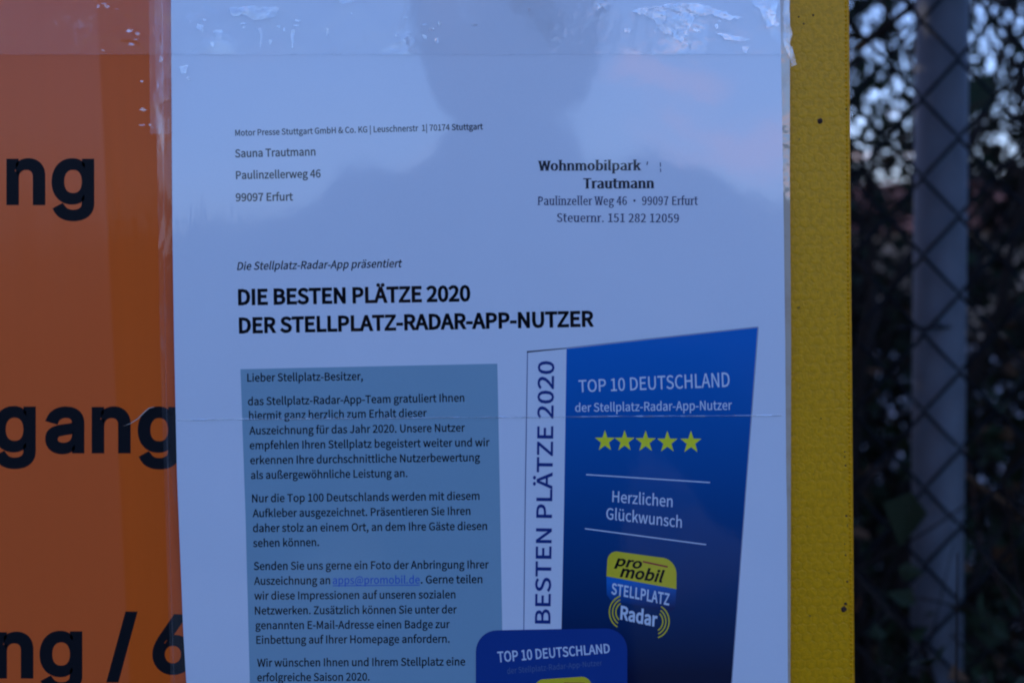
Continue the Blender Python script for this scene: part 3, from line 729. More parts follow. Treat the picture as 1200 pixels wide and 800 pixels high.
def poly_print(name, contours, mat, parent, layer, cut=0.0, **kw):
    return lay(fill([[(x, y) for x, y in c] for c in contours]), name, mat, parent, layer, cut=cut, **kw)


def sheet(name, left, right, y0, y1, base, thick, mat, parent, nx=30, ny=40, flat=False, lift=None):
    """a thin sheet between two edge curves left(y), right(y), with real thickness"""
    vs, fs = [], []
    for back in (0, 1):
        for j in range(ny + 1):
            y = y0 + (y1 - y0) * j / ny
            for i in range(nx + 1):
                x = left(y) + (right(y) - left(y)) * i / nx
                p = at(x, y, base)
                if not flat:
                    p.y += wav(p.x, p.z)
                if lift:
                    p.y -= lift(x, y)
                p.y += thick * back
                vs.append(p)
    w = nx + 1
    nn = w * (ny + 1)
    for j in range(ny):
        for i in range(nx):
            a = j*w + i
            fs.append((a, a+w, a+w+1, a+1))
            if thick:
                fs.append((nn+a, nn+a+1, nn+a+w+1, nn+a+w))
    if thick:
        for j in range(ny):
            a = j*w
            fs.append((a, nn+a, nn+a+w, a+w))
            a = j*w + nx
            fs.append((a, a+w, nn+a+w, nn+a))
        for i in range(nx):
            fs.append((i, i+1, nn+i+1, nn+i))
            a = ny*w + i
            fs.append((a, nn+a, nn+a+1, a+1))
    else:
        vs = vs[:nn]
    return link(name, mesh_from(name, vs, fs), mat, parent, smooth=(thick == 0))


def curve_x(pts):
    def f(y):
        if y <= pts[0][0]:
            return pts[0][1] + (y - pts[0][0]) * (pts[1][1] - pts[0][1]) / (pts[1][0] - pts[0][0])
        for (ya, xa), (yb, xb) in zip(pts, pts[1:]):
            if y <= yb:
                k = (y - ya) / (yb - ya)
                return xa + (xb - xa) * k
        (ya, xa), (yb, xb) = pts[-2:]
        return xb + (y - yb) * (xb - xa) / (yb - ya)
    return f


# ================================================================== the ground and what stands on it
def terrain():
    n, vs, fs = 60, [], []
    ext = 900.0
    for j in range(n + 1):
        for i in range(n + 1):
            u, v = i / n * 2 - 1, j / n * 2 - 1
            x, y = math.copysign(abs(u) ** 3, u) * ext, math.copysign(abs(v) ** 3, v) * ext
            z = 0.03 * noise.noise(Vector((x * 0.5, y * 0.5, 0))) - 0.03
            vs.append((x, y, z))
    for j in range(n):
        for i in range(n):
            a = j*(n+1)+i
            fs.append((a, a+1, a+n+2, a+n+1))
    return mesh_from('ground', vs, fs)


m, t, p = new_mat('soil and thin winter grass')
f = noise_node(t, 0.8, 6.0, 0.65)
g = noise_node(t, 18.0, 5.0, 0.7)
c = mixc(t, f, (0.085, 0.075, 0.045), (0.055, 0.075, 0.03))
c = mixc(t, ramp(t, g, [(0.45, 0.0), (0.6, 1.0)]), c, (0.15, 0.13, 0.10))
t.links.new(c, p.inputs['Base Color'])
p.inputs['Roughness'].default_value = 0.9
t.links.new(bump(t, g, 0.8, 0.02), p.inputs['Normal'])
tag(link('ground', terrain(), m, smooth=True), 'soil with thin winter grass around the sign and under the hedge', kind='structure')

m, t, p = new_mat('pale gravel')
g = noise_node(t, 40.0, 5.0, 0.7)
t.links.new(mixc(t, g, (0.22, 0.21, 0.20), (0.48, 0.46, 0.43)), p.inputs['Base Color'])
p.inputs['Roughness'].default_value = 0.85
t.links.new(bump(t, g, 0.8, 0.01), p.inputs['Normal'])
mb = MB()
for k in range(30):
    x = -40 + k * 4
    mb.box(x, x + 4, 5.4 + 0.15 * math.sin(k), 27.5, -0.05, 0.022)
tag(mb.build('gravel_yard', m), 'pale gravel yard behind the hedge', kind='structure')

# ================================================================== the sign board on its two posts
M['steel'] = plain('galvanised steel', (0.33, 0.34, 0.35), rough=0.5, var=0.2, scale=60, metallic=0.3)
M['bolt'] = plain('dark bolt', (0.08, 0.08, 0.08), rough=0.4, metallic=0.8)
right_edge = curve_x([(0, 995.6), (800, 1002.2)])
x_r = at(999, 400).x
board = empty('sign_board', (0, 0.0, 0.0))
tag(board, 'yellow framed sign board on steel posts, carrying the orange foil and the letter', 'sign board')
X0, Z0, Z1 = -0.78, 1.02, 1.92
RE = [at(right_edge(y), y, 0.0) for y in (-900, 1500)]


def rx(z):
    (a, b) = RE
    return a.x + (z - a.z) * (b.x - a.x) / (b.z - a.z)


bm = bmesh.new()
vv = []
for y in (0.0, 0.003):
    vv.append([bm.verts.new(q) for q in ((X0, y, Z0), (rx(Z0), y, Z0), (rx(Z1), y, Z1), (X0, y, Z1))])
bm.faces.new(vv[0])
bm.faces.new(vv[1][::-1])
for k in range(4):
    bm.faces.new((vv[0][k], vv[1][k], vv[1][(k+1) % 4], vv[0][(k+1) % 4]))
corner = [e for e in bm.edges if abs(e.verts[0].co.y - e.verts[1].co.y) > 0.001]
bmesh.ops.bevel(bm, geom=corner, offset=0.03, segments=6, affect='EDGES')
front = [e for e in bm.edges if abs(e.verts[0].co.y) < 1e-6 and abs(e.verts[1].co.y) < 1e-6]
bmesh.ops.bevel(bm, geom=front, offset=0.0009, segments=3, affect='EDGES')
bmesh.ops.recalc_face_normals(bm, faces=bm.faces)
me = bpy.data.meshes.new('panel')
bm.to_mesh(me)
bm.free()
link('panel', me, M['yellow'], board)
# sealed bead of the sheeting along its right edge
bead = MB()
zz = 1.06
while zz < 1.88:
    x = rx(zz) - 0.0013
    bead.tube([(x, 0.0003, zz), (x + 0.0001, 0.0002, zz + 0.0007), (x, 0.0003, zz + 0.0014)], [0.0004, 0.0006, 0.0004], n=8)
    zz += 0.0015
tag(bead.build('sealed_edge_bead', M['yellow'], board), kind='stuff')
M['rust'] = plain('rust', (0.05, 0.02, 0.01), rough=0.9, var=0.6, scale=900)
for (px, py, r) in ((961, 142, 3.2), (989, 713, 3.6), (961, 143.5, 1.6), (991, 707, 1.8)):
    c = at(px, py, 0.0)
    s_ = MB()
    rr = r * 0.000293
    prof = [(rr, 0.0), (rr * 0.9, -0.0003), (rr * 0.45, -0.0006), (0.00002, -0.0005)]
    s_.lathe(prof, n=9, axis='Y', loc=(c.x, 0, c.z))
    s_.v = [(x + 0.00025 * noise.noise(Vector((x * 3000, y * 3000, z * 3000))), y, z + 0.0004 * noise.noise(Vector((z * 3000, x * 3000, 1)))) for x, y, z in s_.v]
    s_.build('rust_spot', M['rust'], board)
for i, (px, py) in enumerate(((990, 535), (991, 545), (992, 604), (990, 637), (991, 650), (993, 681), (990, 529), (942, 28), (953, 18), (962, 490), (936, 20))):
    c = at(px, py, 0.0)
    s_ = MB()
    rr = (0.9 + 0.25 * (i % 3)) * 0.00028
    s_.lathe([(rr, 0.0), (rr * 0.7, -0.0002), (0.00002, -0.00025)], n=7, axis='Y', loc=(c.x, 0, c.z))
    s_.build('dirt_speck', M['rust'], board)
for x in (-0.55, 0.02):
    s_ = MB()
    s_.lathe([(0.0001, 2.0), (0.03, 2.0), (0.03, -0.4), (0.0001, -0.4)], n=20, loc=(x, 0.036, 0))
    s_.build('post', M['steel'], board, smooth=False)
    for z in (1.2, 1.74):
        s_ = MB()
        s_.box(x - 0.05, x + 0.05, 0.0035, 0.008, z - 0.02, z + 0.02)
        b_ = s_.build('clamp', M['steel'], board)
        s_ = MB()
        s_.box(x - 0.05, x + 0.05, 0.066, 0.070, z - 0.02, z + 0.02)
        s_.build('clamp_strap', M['steel'], board)
        for dx in (-0.042, 0.042):
            s_ = MB()
            s_.lathe([(0.0001, 0.074), (0.006, 0.074), (0.006, 0.002), (0.0001, 0.002)], n=8, axis='Y', loc=(x + dx, 0, z))
            s_.build('bolt', M['bolt'], b_)

# ================================================================== the orange foil with its lettering
orange = empty('orange_notice', at(100, 700, Y_ORANGE))
tag(orange, 'orange foil notice with large black letters, left of and under the white letter', 'notice')
lx = at(-1500, 400).x
of = lambda y: -1750 + 0.0 * y
orr = curve_x([(-400, 921), (400, 922), (1200, 923)])
sheet('foil', lambda y: -1900, orr, -620, 1330, Y_ORANGE, 0.0004, M['orange'], orange, nx=30, ny=20, flat=True)
UN = 0.0943


def big_letter(ch, x_left, base_y, name='letter', slope=0.0):
    a, cs = GLYPH['sign'][ch]
    lo = min(p[0] for c in cs for p in c)
    b = 0.037
    me = bold_fill([[((x) * .001, y * .001) for x, y in c] for c in cs], b)
    lo = min(v.co.x for v in me.vertices) * 1000
    o = lay(me, name, M['black_letter'], orange, 2, to_px=lambda x, y: (x_left + (x * 1000 - lo) * UN * 0.98, base_y - y * 1000 * UN * (0.965)),
            base=Y_ORANGE, flat=True)
    return o


for ch, x, y in (('n', 7.5, 237), ('g', 60.5, 237), ('g', -8, 527), ('a', 53, 527.5), ('n', 107.5, 527.5), ('g', 161.5, 527.5),
                 ('n', -6.5, 791), ('g', 46.5, 790), ('/', 124.5, 786), ('6', 178.5, 786)):
    big_letter(ch, x, y)

# ================================================================== the laminated letter
letter = empty('laminated_letter', at(560, 700, Y_PAPER))
tag(letter, 'white laminated letter with German print taped on the orange sign', 'letter')
paperL = curve_x([(-60, 200), (0, 201), (150, 202), (270, 203), (400, 205), (560, 208.5), (650, 212), (740, 215.5), (800, 219), (950, 227)])
paperR = curve_x([(-60, 912.5), (0, 914), (270, 918.3), (400, 919.8), (550, 921), (600, 922), (800, 923), (950, 923.5)])
sheet('paper', paperL, paperR, -60, 955, Y_PAPER, 0.00015, M['paper'], letter, nx=48, ny=64)
ink, soft = M['ink'], M['ink_soft']
ad = letter
line('Motor Presse Stuttgart GmbH & Co. KG | Leuschnerstr  1| 70174 Stuttgart', (276.2, 159.5), (565.8, 151.8), 6.9, soft, ad, 'sender_line', bold=0.019)
line('Sauna Trautmann', (276.2, 184.6), (369.7, 182.3), 9, soft, ad, 'address_line', bold=0.022)
line('Paulinzellerweg 46', (277.2, 210), (375.8, 208), 9, soft, ad, 'address_line', bold=0.022)
line('99097 Erfurt', (276.9, 236), (343.4, 235), 9, soft, ad, 'address_line', bold=0.022)
st = M['stamp']
stamp = dict(serif=(42, 30))
line('Wohnmobilpark', (631.9, 200.2), (750, 199.7), 11.6, M['stamp_bold'], ad, 'stamp_line', bold=0.050, serif=(95, 42), track=34)
line('Trautmann', (684.2, 221), (765.2, 220.8), 12.0, M['stamp_bold'], ad, 'stamp_line', bold=0.056, serif=(95, 44), track=40)
line('Paulinzeller Weg 46 • 99097 Erfurt', (630.9, 240.4), (817.5, 240.3), 10, st, ad, 'stamp_line', bold=0.022, serif=(100, 46), track=40)
line('Steuernr. 151 282 12059', (652.8, 260.1), (795.3, 260.7), 10, st, ad, 'stamp_line', bold=0.022, serif=(100, 46), track=40)
poly_print('stamp_mark', [stroke_px([(758.8, 189.5), (758, 193.5)], 1.2), stroke_px([(773.7, 190.5), (773.9, 195.5)], 1.0), stroke_px([(773.9, 197.5), (774.1, 201.8)], 1.0)], st, ad, 2)
line('Die Stellplatz-Radar-App präsentiert', (278.4, 316.4), (470.2, 313.0), 9.0, ink, ad, 'intro_line', slant=0.2, bold=0.015)
line('DIE BESTEN PLÄTZE 2020', (280.5, 356.8), (550.4, 352.2), 17.2, ink, ad, 'heading_line', bold=0.041)
line('DER STELLPLATZ-RADAR-APP-NUTZER', (281.5, 389.8), (694.8, 381.8), 17.0, ink, ad, 'heading_line', bold=0.041)
box = poly_print('grey_text_box', [[(282.2, 432.3), (582.8, 426), (586.2, 600), (588.6, 742), (591, 890), (296, 893), (293, 800), (288, 600)]], M['grey_box'], letter, 1, cut=22)
body = [
    ('Lieber Stellplatz-Besitzer,', (290.4, 446.8), (425.2, 445.0)),
    ('das Stellplatz-Radar-App-Team gratuliert Ihnen', (291.2, 474.4), (544.0, 470.2)),
    ('hiermit ganz herzlich zum Erhalt dieser', (292.4, 491.0), (500.0, 488.0)),
    ('Auszeichnung für das Jahr 2020. Unsere Nutzer', (292.8, 508.6), (544.8, 505.2)),
    ('empfehlen Ihren Stellplatz begeistert weiter und wir', (293.2, 525.8), (573.6, 522.4)),
    ('erkennen Ihre durchschnittliche Nutzerbewertung', (293.8, 543.2), (562.4, 540.0)),
    ('als außergewöhnliche Leistung an.', (294.6, 560.6), (477.3, 558.4)),
    ('Nur die Top 100 Deutschlands werden mit diesem', (295.9, 587.8), (561.8, 585.0)),
    ('Aufkleber ausgezeichnet. Präsentieren Sie Ihren', (296.6, 605.2), (551.1, 602.6)),
    ('daher stolz an einem Ort, an dem Ihre Gäste diesen', (296.9, 622.6), (570.6, 620.2)),
    ('sehen können.', (297.2, 640.1), (373.9, 639.0)),
    ('Senden Sie uns gerne ein Foto der Anbringung Ihrer', (297.9, 667.0), (572.6, 665.2)),
    ('Auszeichnung an', (298.2, 684.4), (386.9, 683.6)),
    ('. Gerne teilen', (493.5, 682.9), (565.1, 682.4)),
    ('wir diese Impressionen auf unseren sozialen', (298.5, 701.7), (533.6, 700.2)),
    ('Netzwerken. Zusätzlich können Sie unter der', (299.2, 719.1), (535.2, 717.7)),
    ('genannten E-Mail-Adresse einen Badge zur', (299.8, 736.4), (527.0, 734.9)),
    ('Einbettung auf Ihrer Homepage anfordern.', (300.8, 753.4), (526.7, 752.0)),
    ('Wir wünschen Ihnen und Ihrem Stellplatz eine', (301.8, 780.2), (545.0, 778.6)),
    ('erfolgreiche Saison 2020.', (301.8, 797.3), (433.0, 796.4)),
]
for s, a, b in body:
    line(s, a, b, 9.0, ink, box, 'text_line', bold=0.018)
line('apps@promobil.de', (390.2, 683.6), (491.9, 682.9), 9.0, M['link_blue'], box, 'link_line', bold=0.01)
poly_print('link_underline', [stroke_px([(390, 685.6), (492, 684.9)], 1.0)], M['link_blue'], box, 2)

# the big award panel, printed as a tall blue block with a white spine
PTL, PTR = (663.9, 408.6), (887.5, 383.8)
spL = curve_x([(412, 618.2), (600, 615.3), (736, 613.8), (900, 612.5)])
panel = poly_print('award_panel', [[PTL, PTR, (873.3, 572), (856.5, 800), (851, 872), (655.2, 880), (657.9, 736.5), (661, 590)]], M['badge_panel'], letter, 1, cut=22)
poly_print('spine', [[(618.2, 412.9), (663.9, 408.6), (661, 590), (657.9, 736.5), (655.2, 880), (612.2, 884), (613.8, 736), (615.3, 600)]], M['paper'], panel, 1, cut=22)
poly_print('spine_outline', [stroke_px([(618.2, 412.9), (615.3, 600), (613.8, 736), (612.2, 884)], 0.8)], M['navy_text'], panel, 2)
poly_print('top_edge', [stroke_px([(617.5, 412.2), (663.9, 407.9)], [1.8, 1.0])], M['ink_soft'], panel, 2)
poly_print('soft_edge', [stroke_px([(663.9, 407.6), (887.8, 383.0), (888.3, 383.6), (873.9, 572), (857.1, 800), (851.6, 872)], [1.2, 1.2, 1.2, 1.2, 1.2, 1.2])], M['shadow_print'], panel, 0.5)
line('DIE BESTEN PLÄTZE 2020', (644.6, 729.5), (649.2, 423.6), (17.4, 18.2), M['navy_text'], panel, 'spine_text', part=(4, 22), bold=0.016, layer=3)
wp = M['white_print']
line('TOP 10 DEUTSCHLAND', (678.5, 459.3), (855.0, 452.8), (13.8, 16.8), wp, panel, 'award_text', bold=0.008)
line('der Stellplatz-Radar-App-Nutzer', (674.2, 482.2), (857.5, 479.8), (9.6, 11.0), wp, panel, 'award_text', bold=0.008)
for cx, cy, r in ((708.9, 516.6, 12.2), (731.9, 516.6, 12.2), (756.5, 517.2, 12.4), (782, 517.8, 12.5), (809.6, 518, 13.0)):
    pts = []
    for k in range(10):
        a = math.pi * (k / 5 - 0.5)
        q = r if k % 2 == 0 else r * 0.40
        pts.append((cx + q * math.cos(a), cy + q * math.sin(a) * 1.06))
    poly_print('star', [pts], M['star_yellow'], panel, 2)
poly_print('rule', [stroke_px([(686.9, 555.7), (832, 564.9)], 1.3)], wp, panel, 2)
line('Herzlichen', (717.6, 587.6), (787.8, 593.6), (12.8, 13.2), wp, panel, 'award_text', bold=0.008, up=(0.03, -1))
line('Glückwunsch', (710.4, 607.6), (798.6, 617.8), (13.0, 13.2), wp, panel, 'award_text', bold=0.008, up=(0.03, -1))
poly_print('rule', [stroke_px([(685.5, 618.9), (827.4, 637.5)], 1.3)], wp, panel, 2)


def logo(M4, parent, full=True):
    """the motorhome magazine's emblem: M4 maps emblem pixels of the large badge to where it is printed"""
    T = lambda pts: [M4(x, y) for x, y in pts]
    arch = [(710.6, 674.6), (711.6, 657)]
    for k in range(7):
        a = math.pi * (1 + k / 12)
        arch.append((722.5 + 10.9 * math.cos(a), 656.5 + 11.0 * math.sin(a)))
    for k in range(9):
        a = math.pi * (1.5 + k / 16)
        arch.append((774 + 18.6 * math.cos(a), 672 + 19.4 * math.sin(a)))
    arch += [(792.6, 689.6)]
    em = poly_print('emblem', [T(arch)], M['logo_yellow'], parent, 3)
    if full:
        under = [(710.6, 674.6), (792.6, 689.6), (791, 712), (785, 716), (716, 703), (710.9, 696)]
        poly_print('emblem_blue_field', [T(under)], M['logo_under'], parent, 2)

    def ln(s, a, b, cap, mat, nm, **kw):
        a2, b2 = M4(*a), M4(*b)
        sc = math.dist(a2, b2) / math.dist(a, b)
        line(s, a2, b2, (cap[0] * sc, cap[1] * sc), mat, parent if not full else em, nm, layer=4, **kw)
    ln('pro', (721.6, 661.8), (750, 665.6), (11.0, 11.0), M['ink'], 'emblem_text', bold=0.034, slant=0.26, up=(0.05, -1))
    ln('mobil', (727.0, 674.8), (775.0, 681.4), (12.4, 12.8), M['ink'], 'emblem_text', bold=0.034, slant=0.26, up=(0.05, -1))
    poly_print('emblem_bar', [T(stroke_px([(753.2, 657.4), (782.4, 663.6)], 2.0))], M['red_print'], parent if not full else em, 4)
    if full:
        line('STELLPLATZ', (716.6, 695.0), (783.6, 708.2), (12.2, 13.0), wp, em, 'emblem_text', layer=4, bold=0.028, track=30, up=(0.06, -1))
        line('Radar', (727.2, 724.4), (769.2, 733.2), (15.0, 15.4), wp, em, 'emblem_text', layer=4, bold=0.034, up=(0.06, -1))
        for side, cx, cy in ((-1, 732.8, 716.5), (1, 765.2, 727.2)):
            for rr, half in ((18.8, 66), (15.0, 60), (11.2, 54)):
                if rr < 12 and side == 1:
                    rr = 11.4
                pts = []
                for k in range(13):
                    a = R(-half + 2 * half * k / 12) + R(6)
                    x, y = rr * math.cos(a) * side, rr * math.sin(a) * 1.06 * side
                    pts.append((cx + x, cy + y))
                poly_print('signal_arc', [stroke_px(pts, 1.5)], M['logo_yellow'], em, 4)


logo(lambda x, y: (x, y), panel)

# the small rounded badge in front of it
cx0, cx1, cy0, cy1, rad = 558.2, 734.6, 737.0, 905.0, 25.0
pts = []
for (qx, qy, a0) in ((cx0 + rad, cy0 + rad + 1.2, 180), (cx1 - rad, cy0 + rad - 1.2, 270), (cx1 - rad, cy1 - rad, 0), (cx0 + rad, cy1 - rad, 90)):
    for k in range(9):
        a = R(a0 + 90 * k / 8)
        pts.append((qx + rad * math.cos(a), qy + rad * math.sin(a)))
edge_pts = [(x + (x - 646) * 0.006, y + (y - 820) * 0.007) for x, y in pts]
small = poly_print('award_badge', [pts], M['badge_blue'], letter, 4.5, cut=22)
poly_print('badge_outline', [edge_pts], M['navy_text'], small, 3.6, cut=22)
line('TOP 10 DEUTSCHLAND', (583.8, 774.9), (714.6, 763.8), (12.0, 10.4), wp, small, 'badge_text', bold=0.02, layer=5.5)
line('der Stellplatz-Radar-App-Nutzer', (594.6, 788.6), (705.6, 778.6), (7.0, 6.2), M['dim_print'], small, 'badge_text', layer=5.5)


def small_map(x, y):
    u, v = (x - 710.6) / 82.0, (y - 645.0) / 44.0
    return (625.5 + 68 * u, 796.5 + 36 * v - 9.2 * u * 1.5 - 4 * v * 0)


_lay = lay


def lay(me, name, mat, parent, layer, **kw):
    return _lay(me, name, mat, parent, layer + 4, **kw)


logo(small_map, small, full=False)
lay = _lay

# ================================================================== films and tapes that hold the letter
crz = []
rnd = random.Random(3)
x = 208.0
while x < 921:
    y = 491.5 - (x - 208) / 712 * 5.0 + 0.7 * noise.noise(Vector((x * 0.02, 3, 0)))
    crz.append((x, y))
    x += 6
cm = MB()
for (xa, ya), (xb, yb) in zip(crz, crz[1:]):
    hgt = 0.00002 + 0.00030 * max(0, noise.noise(Vector((xa * 0.05, 0, 0))) + 0.02)
    b = len(cm.v)
    for (xx, yy) in ((xa, ya), (xb, yb)):
        for dy, hh in ((-0.9, 0.0), (0.0, hgt), (0.7, 0.0)):
            q = at(xx, yy + dy, Y_PAPER - 0.0003)
            q.y += wav(q.x, q.z) - hh + 0.00001
            cm.v.append(tuple(q))
    cm.f += [(b, b+1, b+4, b+3), (b+1, b+2, b+5, b+4)]
cm.build('crease', M['crease'], letter)
# clear margins of the laminate beyond the paper
sheet('film_margin', curve_x([(-60, 181), (0, 182), (400, 189), (800, 201), (950, 207)]), paperL, -70, 965, Y_PAPER + 0.0001, 0.0, M['margin'], letter, nx=5, ny=80,
      lift=lambda x, y: 0.0003 + 0.00025 * noise.noise(Vector((x * 0.05, y * 0.02, 2))))
sheet('film_margin', paperR, curve_x([(-60, 926), (0, 925.5), (200, 925.2), (400, 926.8), (800, 926), (950, 926)]), -70, 965, Y_PAPER + 0.0001, 0.0, M['milky'], letter, nx=3, ny=60)
# bright folded rim on the left margin
rim = MB()
rim.tube([tuple(at(190.5 - (0 if y > 0 else 1) + (y / 800.0) ** 2 * 13.5, y, Y_PAPER - 0.0006 + 0.0002 * noise.noise(Vector((y * 0.02, 0, 0))))) for y in range(-60, 960, 20)], 0.00022, n=5)
rim.build('film_rim', M['margin'], letter, smooth=True)

tape = empty('tape_strip', at(500, 40, Y_PAPER - 0.001))
tag(tape, 'wide clear adhesive tape across the top of the white letter, wrinkled and bubbled', 'tape')
wr = lambda x, y: 0.0005 + 0.00022 * noise.noise(Vector((x * 0.02, y * 0.03, 7))) + 0.00012 * noise.noise(Vector((x * 0.09, y * 0.11, 4)))
sheet('film', lambda y: -900, lambda y: 921 + 5 * noise.noise(Vector((0, y * 0.06, 5))), -60, 64.5, Y_PAPER - 0.0002, 0.0, M['tape'], tape, nx=200, ny=16, lift=wr)
# its lower edge catches the light as a fine line
ed = MB()
ed.tube([tuple(at(x, 64.5 + 0.5 * noise.noise(Vector((x * 0.05, 0, 1))), Y_PAPER - 0.0002) + Vector((0, wav(at(x, 64.5).x, at(x, 64.5).z) - wr(x, 64.5), 0))) for x in range(-880, 922, 8)], 0.00011, n=4)
ed.build('cut_edge', M['margin'], tape)


def film_scrap(name, pts, mat, parent, lift=0.0011, seed=0, jag=1.2):
    out = []
    n = len(pts)
    for i in range(n):
        a, b = Vector(pts[i]), Vector(pts[(i+1) % n])
        k = max(1, int((b-a).length / 4))
        for j in range(k):
            q = a.lerp(b, j / k)
            out.append((q.x + jag * noise.noise(Vector((q.x*.21, q.y*.21, seed))), q.y + jag * noise.noise(Vector((q.y*.21, q.x*.21, seed + 9)))))
    me = fill([out])
    o = lay(me, name, mat, parent, 0, cut=5, base=Y_PAPER - lift)
    return o


film_scrap('air_bubble', [(738, 12), (765, 8), (800, 3), (822, 6), (850, 14), (868, 22), (852, 24), (834, 18), (815, 20), (806, 38), (799, 50), (788, 44), (772, 36), (766, 24)], M['scuff'], tape, seed=1, jag=3)
film_scrap('air_bubble', [(838, 38), (860, 42), (878, 46), (872, 50), (850, 47)], M['scuff'], tape, seed=2, jag=2.5)
film_scrap('air_bubble', [(268, 10), (296, 7), (326, 10), (324, 20), (300, 24), (284, 18), (272, 20)], M['scuff'], tape, seed=3, jag=3)
film_scrap('air_bubble', [(394, -4), (416, -4), (412, 4), (400, 5)], M['scuff'], tape, seed=4, jag=2)
film_scrap('air_bubble', [(878, 2), (912, -4), (908, 30), (899, 34), (890, 12)], M['scuff'], tape, seed=6, jag=4)
# short vertical scuffs
rnd = random.Random(21)
for (x, y, w, h) in ((224, 26, 5, 3), (236, 34, 9, 9), (256, 40, 10, 12), (240, 24, 4, 3), (343, 46, 4, 22), (317, 50, 4, 8), (249, 52, 5, 7), (306, 45, 3, 24), (384, 38, 4, 9),
                     (480, 50, 10, 9), (498, 44, 5, 5), (512, 48, 6, 6), (702, 8, 6, 8), (735, 36, 8, 5), (873, 58, 6, 8), (620, 12, 4, 5), (216, 82, 7, 10), (222, 92, 5, 4),
                     (903, 22, 8, 20), (155, 52, 6, 3), (122, 60, 5, 3), (190, 70, 5, 6), (186, 100, 3, 6)):
    film_scrap('scuff', [(x - w/2, y - h/2), (x + w/2, y - h/2 + 1), (x + w/2 - 1, y + h/2), (x - w/2 + .5, y + h/2 - 1)], M['scuff'], tape, lift=0.00115, seed=x, jag=min(w, h) * 0.6)
rnd = random.Random(9)
for (cx_, cy_, sx_, sy_, cnt) in ((157, 36, 9, 9, 6), (118, 9, 22, 5, 4), (330, 30, 60, 18, 8), (500, 30, 40, 20, 6), (172, 148, 8, 10, 3), (820, 40, 60, 18, 7), (165, 105, 12, 22, 2)):
    for _ in range(cnt):
        x, y = rnd.gauss(cx_, sx_ * .6), rnd.gauss(cy_, sy_ * .6)
        w, h = rnd.uniform(1.2, 5.0), rnd.uniform(0.8, 3.0)
        a = rnd.uniform(0, 3.1)
        pts_ = [(x + w * math.cos(a + k * 1.047) * rnd.uniform(.5, 1.2), y + h * math.sin(a + k * 1.047) * rnd.uniform(.5, 1.2)) for k in range(6)]
        film_scrap('scuff', pts_, M['scuff'], tape, lift=0.00117, seed=x, jag=0.6)
tape2 = tag(sheet('film_flap', lambda y: 176 + 0.012 * y, lambda y: 204, -60, 158, Y_PAPER - 0.0005, 0.0, M['margin'], tape, nx=6, ny=40,
            lift=lambda x, y: 0.0012 + 0.0007 * noise.noise(Vector((x * 0.06, y * 0.03, 12)))))
# torn corner on the yellow rim
film_scrap('torn_corner', [(917, -20), (924, -20), (925, 22), (928, 40), (926, 52), (929, 60), (933.5, 76), (927, 78), (925, 66), (921, 60), (918, 52)], M['scuff'], tape, lift=0.0006, seed=31, jag=1.6)
# a curled hair of film over the second word
cut = MB()
cut.tube([tuple(at(x, y, -0.0022)) for x, y in ((145, 499), (153, 496), (162, 490), (169, 483), (175, 478), (181, 476.5))], [0.00005, 0.00012, 0.00018, 0.0002, 0.00015, 0.00006], n=5)
cut.build('film_thread', M['milky'], orange, smooth=True)

# ================================================================== wire fence behind the board
M['post'] = plain('weathered grey fence post', (0.070, 0.078, 0.085), rough=0.55, spec=0.25, var=0.25, scale=40, bmp=0.0005)
M['wire'] = plain('dull dark wire', (0.006, 0.007, 0.008), rough=0.6, spec=0.08, var=0.3, scale=200)
FY = 0.79
fence = tag(empty('wire_mesh_fence', (0, FY, 0)), 'chain link fence of dark diamond mesh wire with a grey round post, behind the board', 'fence')
pt = at(1101, 330, FY)
for dx in (0, -2.4, 2.4, -4.8):
    a, b = at(1104, 0, FY + 0.03), at(1099, 560, FY + 0.03)
    kx = (a.x - b.x) / (a.z - b.z)
    s_ = MB()
    top = 1.95
    xt, xb = a.x + kx * (top - a.z) + dx, a.x + kx * (-0.3 - a.z) + dx
    s_.v, s_.f = [], []
    prof = [(0.0001, 0), (0.0235, 0), (0.0235, -0.012)]
    s_.tube([(xb, FY + 0.03, -0.3), (xb * .5 + xt * .5, FY + 0.03, 0.8), (xt, FY + 0.03, top)], 0.0235, n=24)
    s_.build('post', M['post'], fence, smooth=True)
    s_ = MB()
    s_.lathe([(0.0001, top + 0.018), (0.012, top + 0.016), (0.023, top + 0.008), (0.026, top), (0.026, top - 0.03), (0.0236, top - 0.03)], n=20, loc=(xt, FY + 0.03, 0))
    s_.build('cap', M['bolt'], fence, smooth=True)
DX, DZ = 0.0640, 0.0690        # diamond width and height
node = at(1082, 300, FY)        # one crossing of the mesh
wire_me = None
for i in range(-52, 36):
    if wire_me is None:
        wb = MB()
        pts, k = [], 0
        z = 0.03
        while z < 1.9:
            pts.append((0 if k % 2 == 0 else DX / 2, 0.0015 if k % 2 == 0 else -0.0015, z))
            pts.append(((0.06 if k % 2 == 0 else 0.44) * DX, 0.0015 if k % 2 == 0 else -0.0015, z + DZ * 0.06))
            z += DZ / 2
            k += 1
        wb.tube(pts, 0.0017, n=5)
        o = wb.build('wire', M['wire'], None, smooth=True)
        wire_me = o.data
    else:
        o = bpy.data.objects.new('wire', wire_me)
        C.objects.link(o)
    # alternate strands mirror each other, hooking where they meet
    o.parent = fence
    zoff = (node.z - 0.03) % DZ
    x = node.x + i * DX / 2
    o.rotation_euler = (0, 0, 0.02 * math.sin(i * 2.3))
    if i % 2 == 0:
        o.location = (x, 0, zoff)
    else:
        o.location = (x, 0.0, zoff + DZ / 2 - DZ)
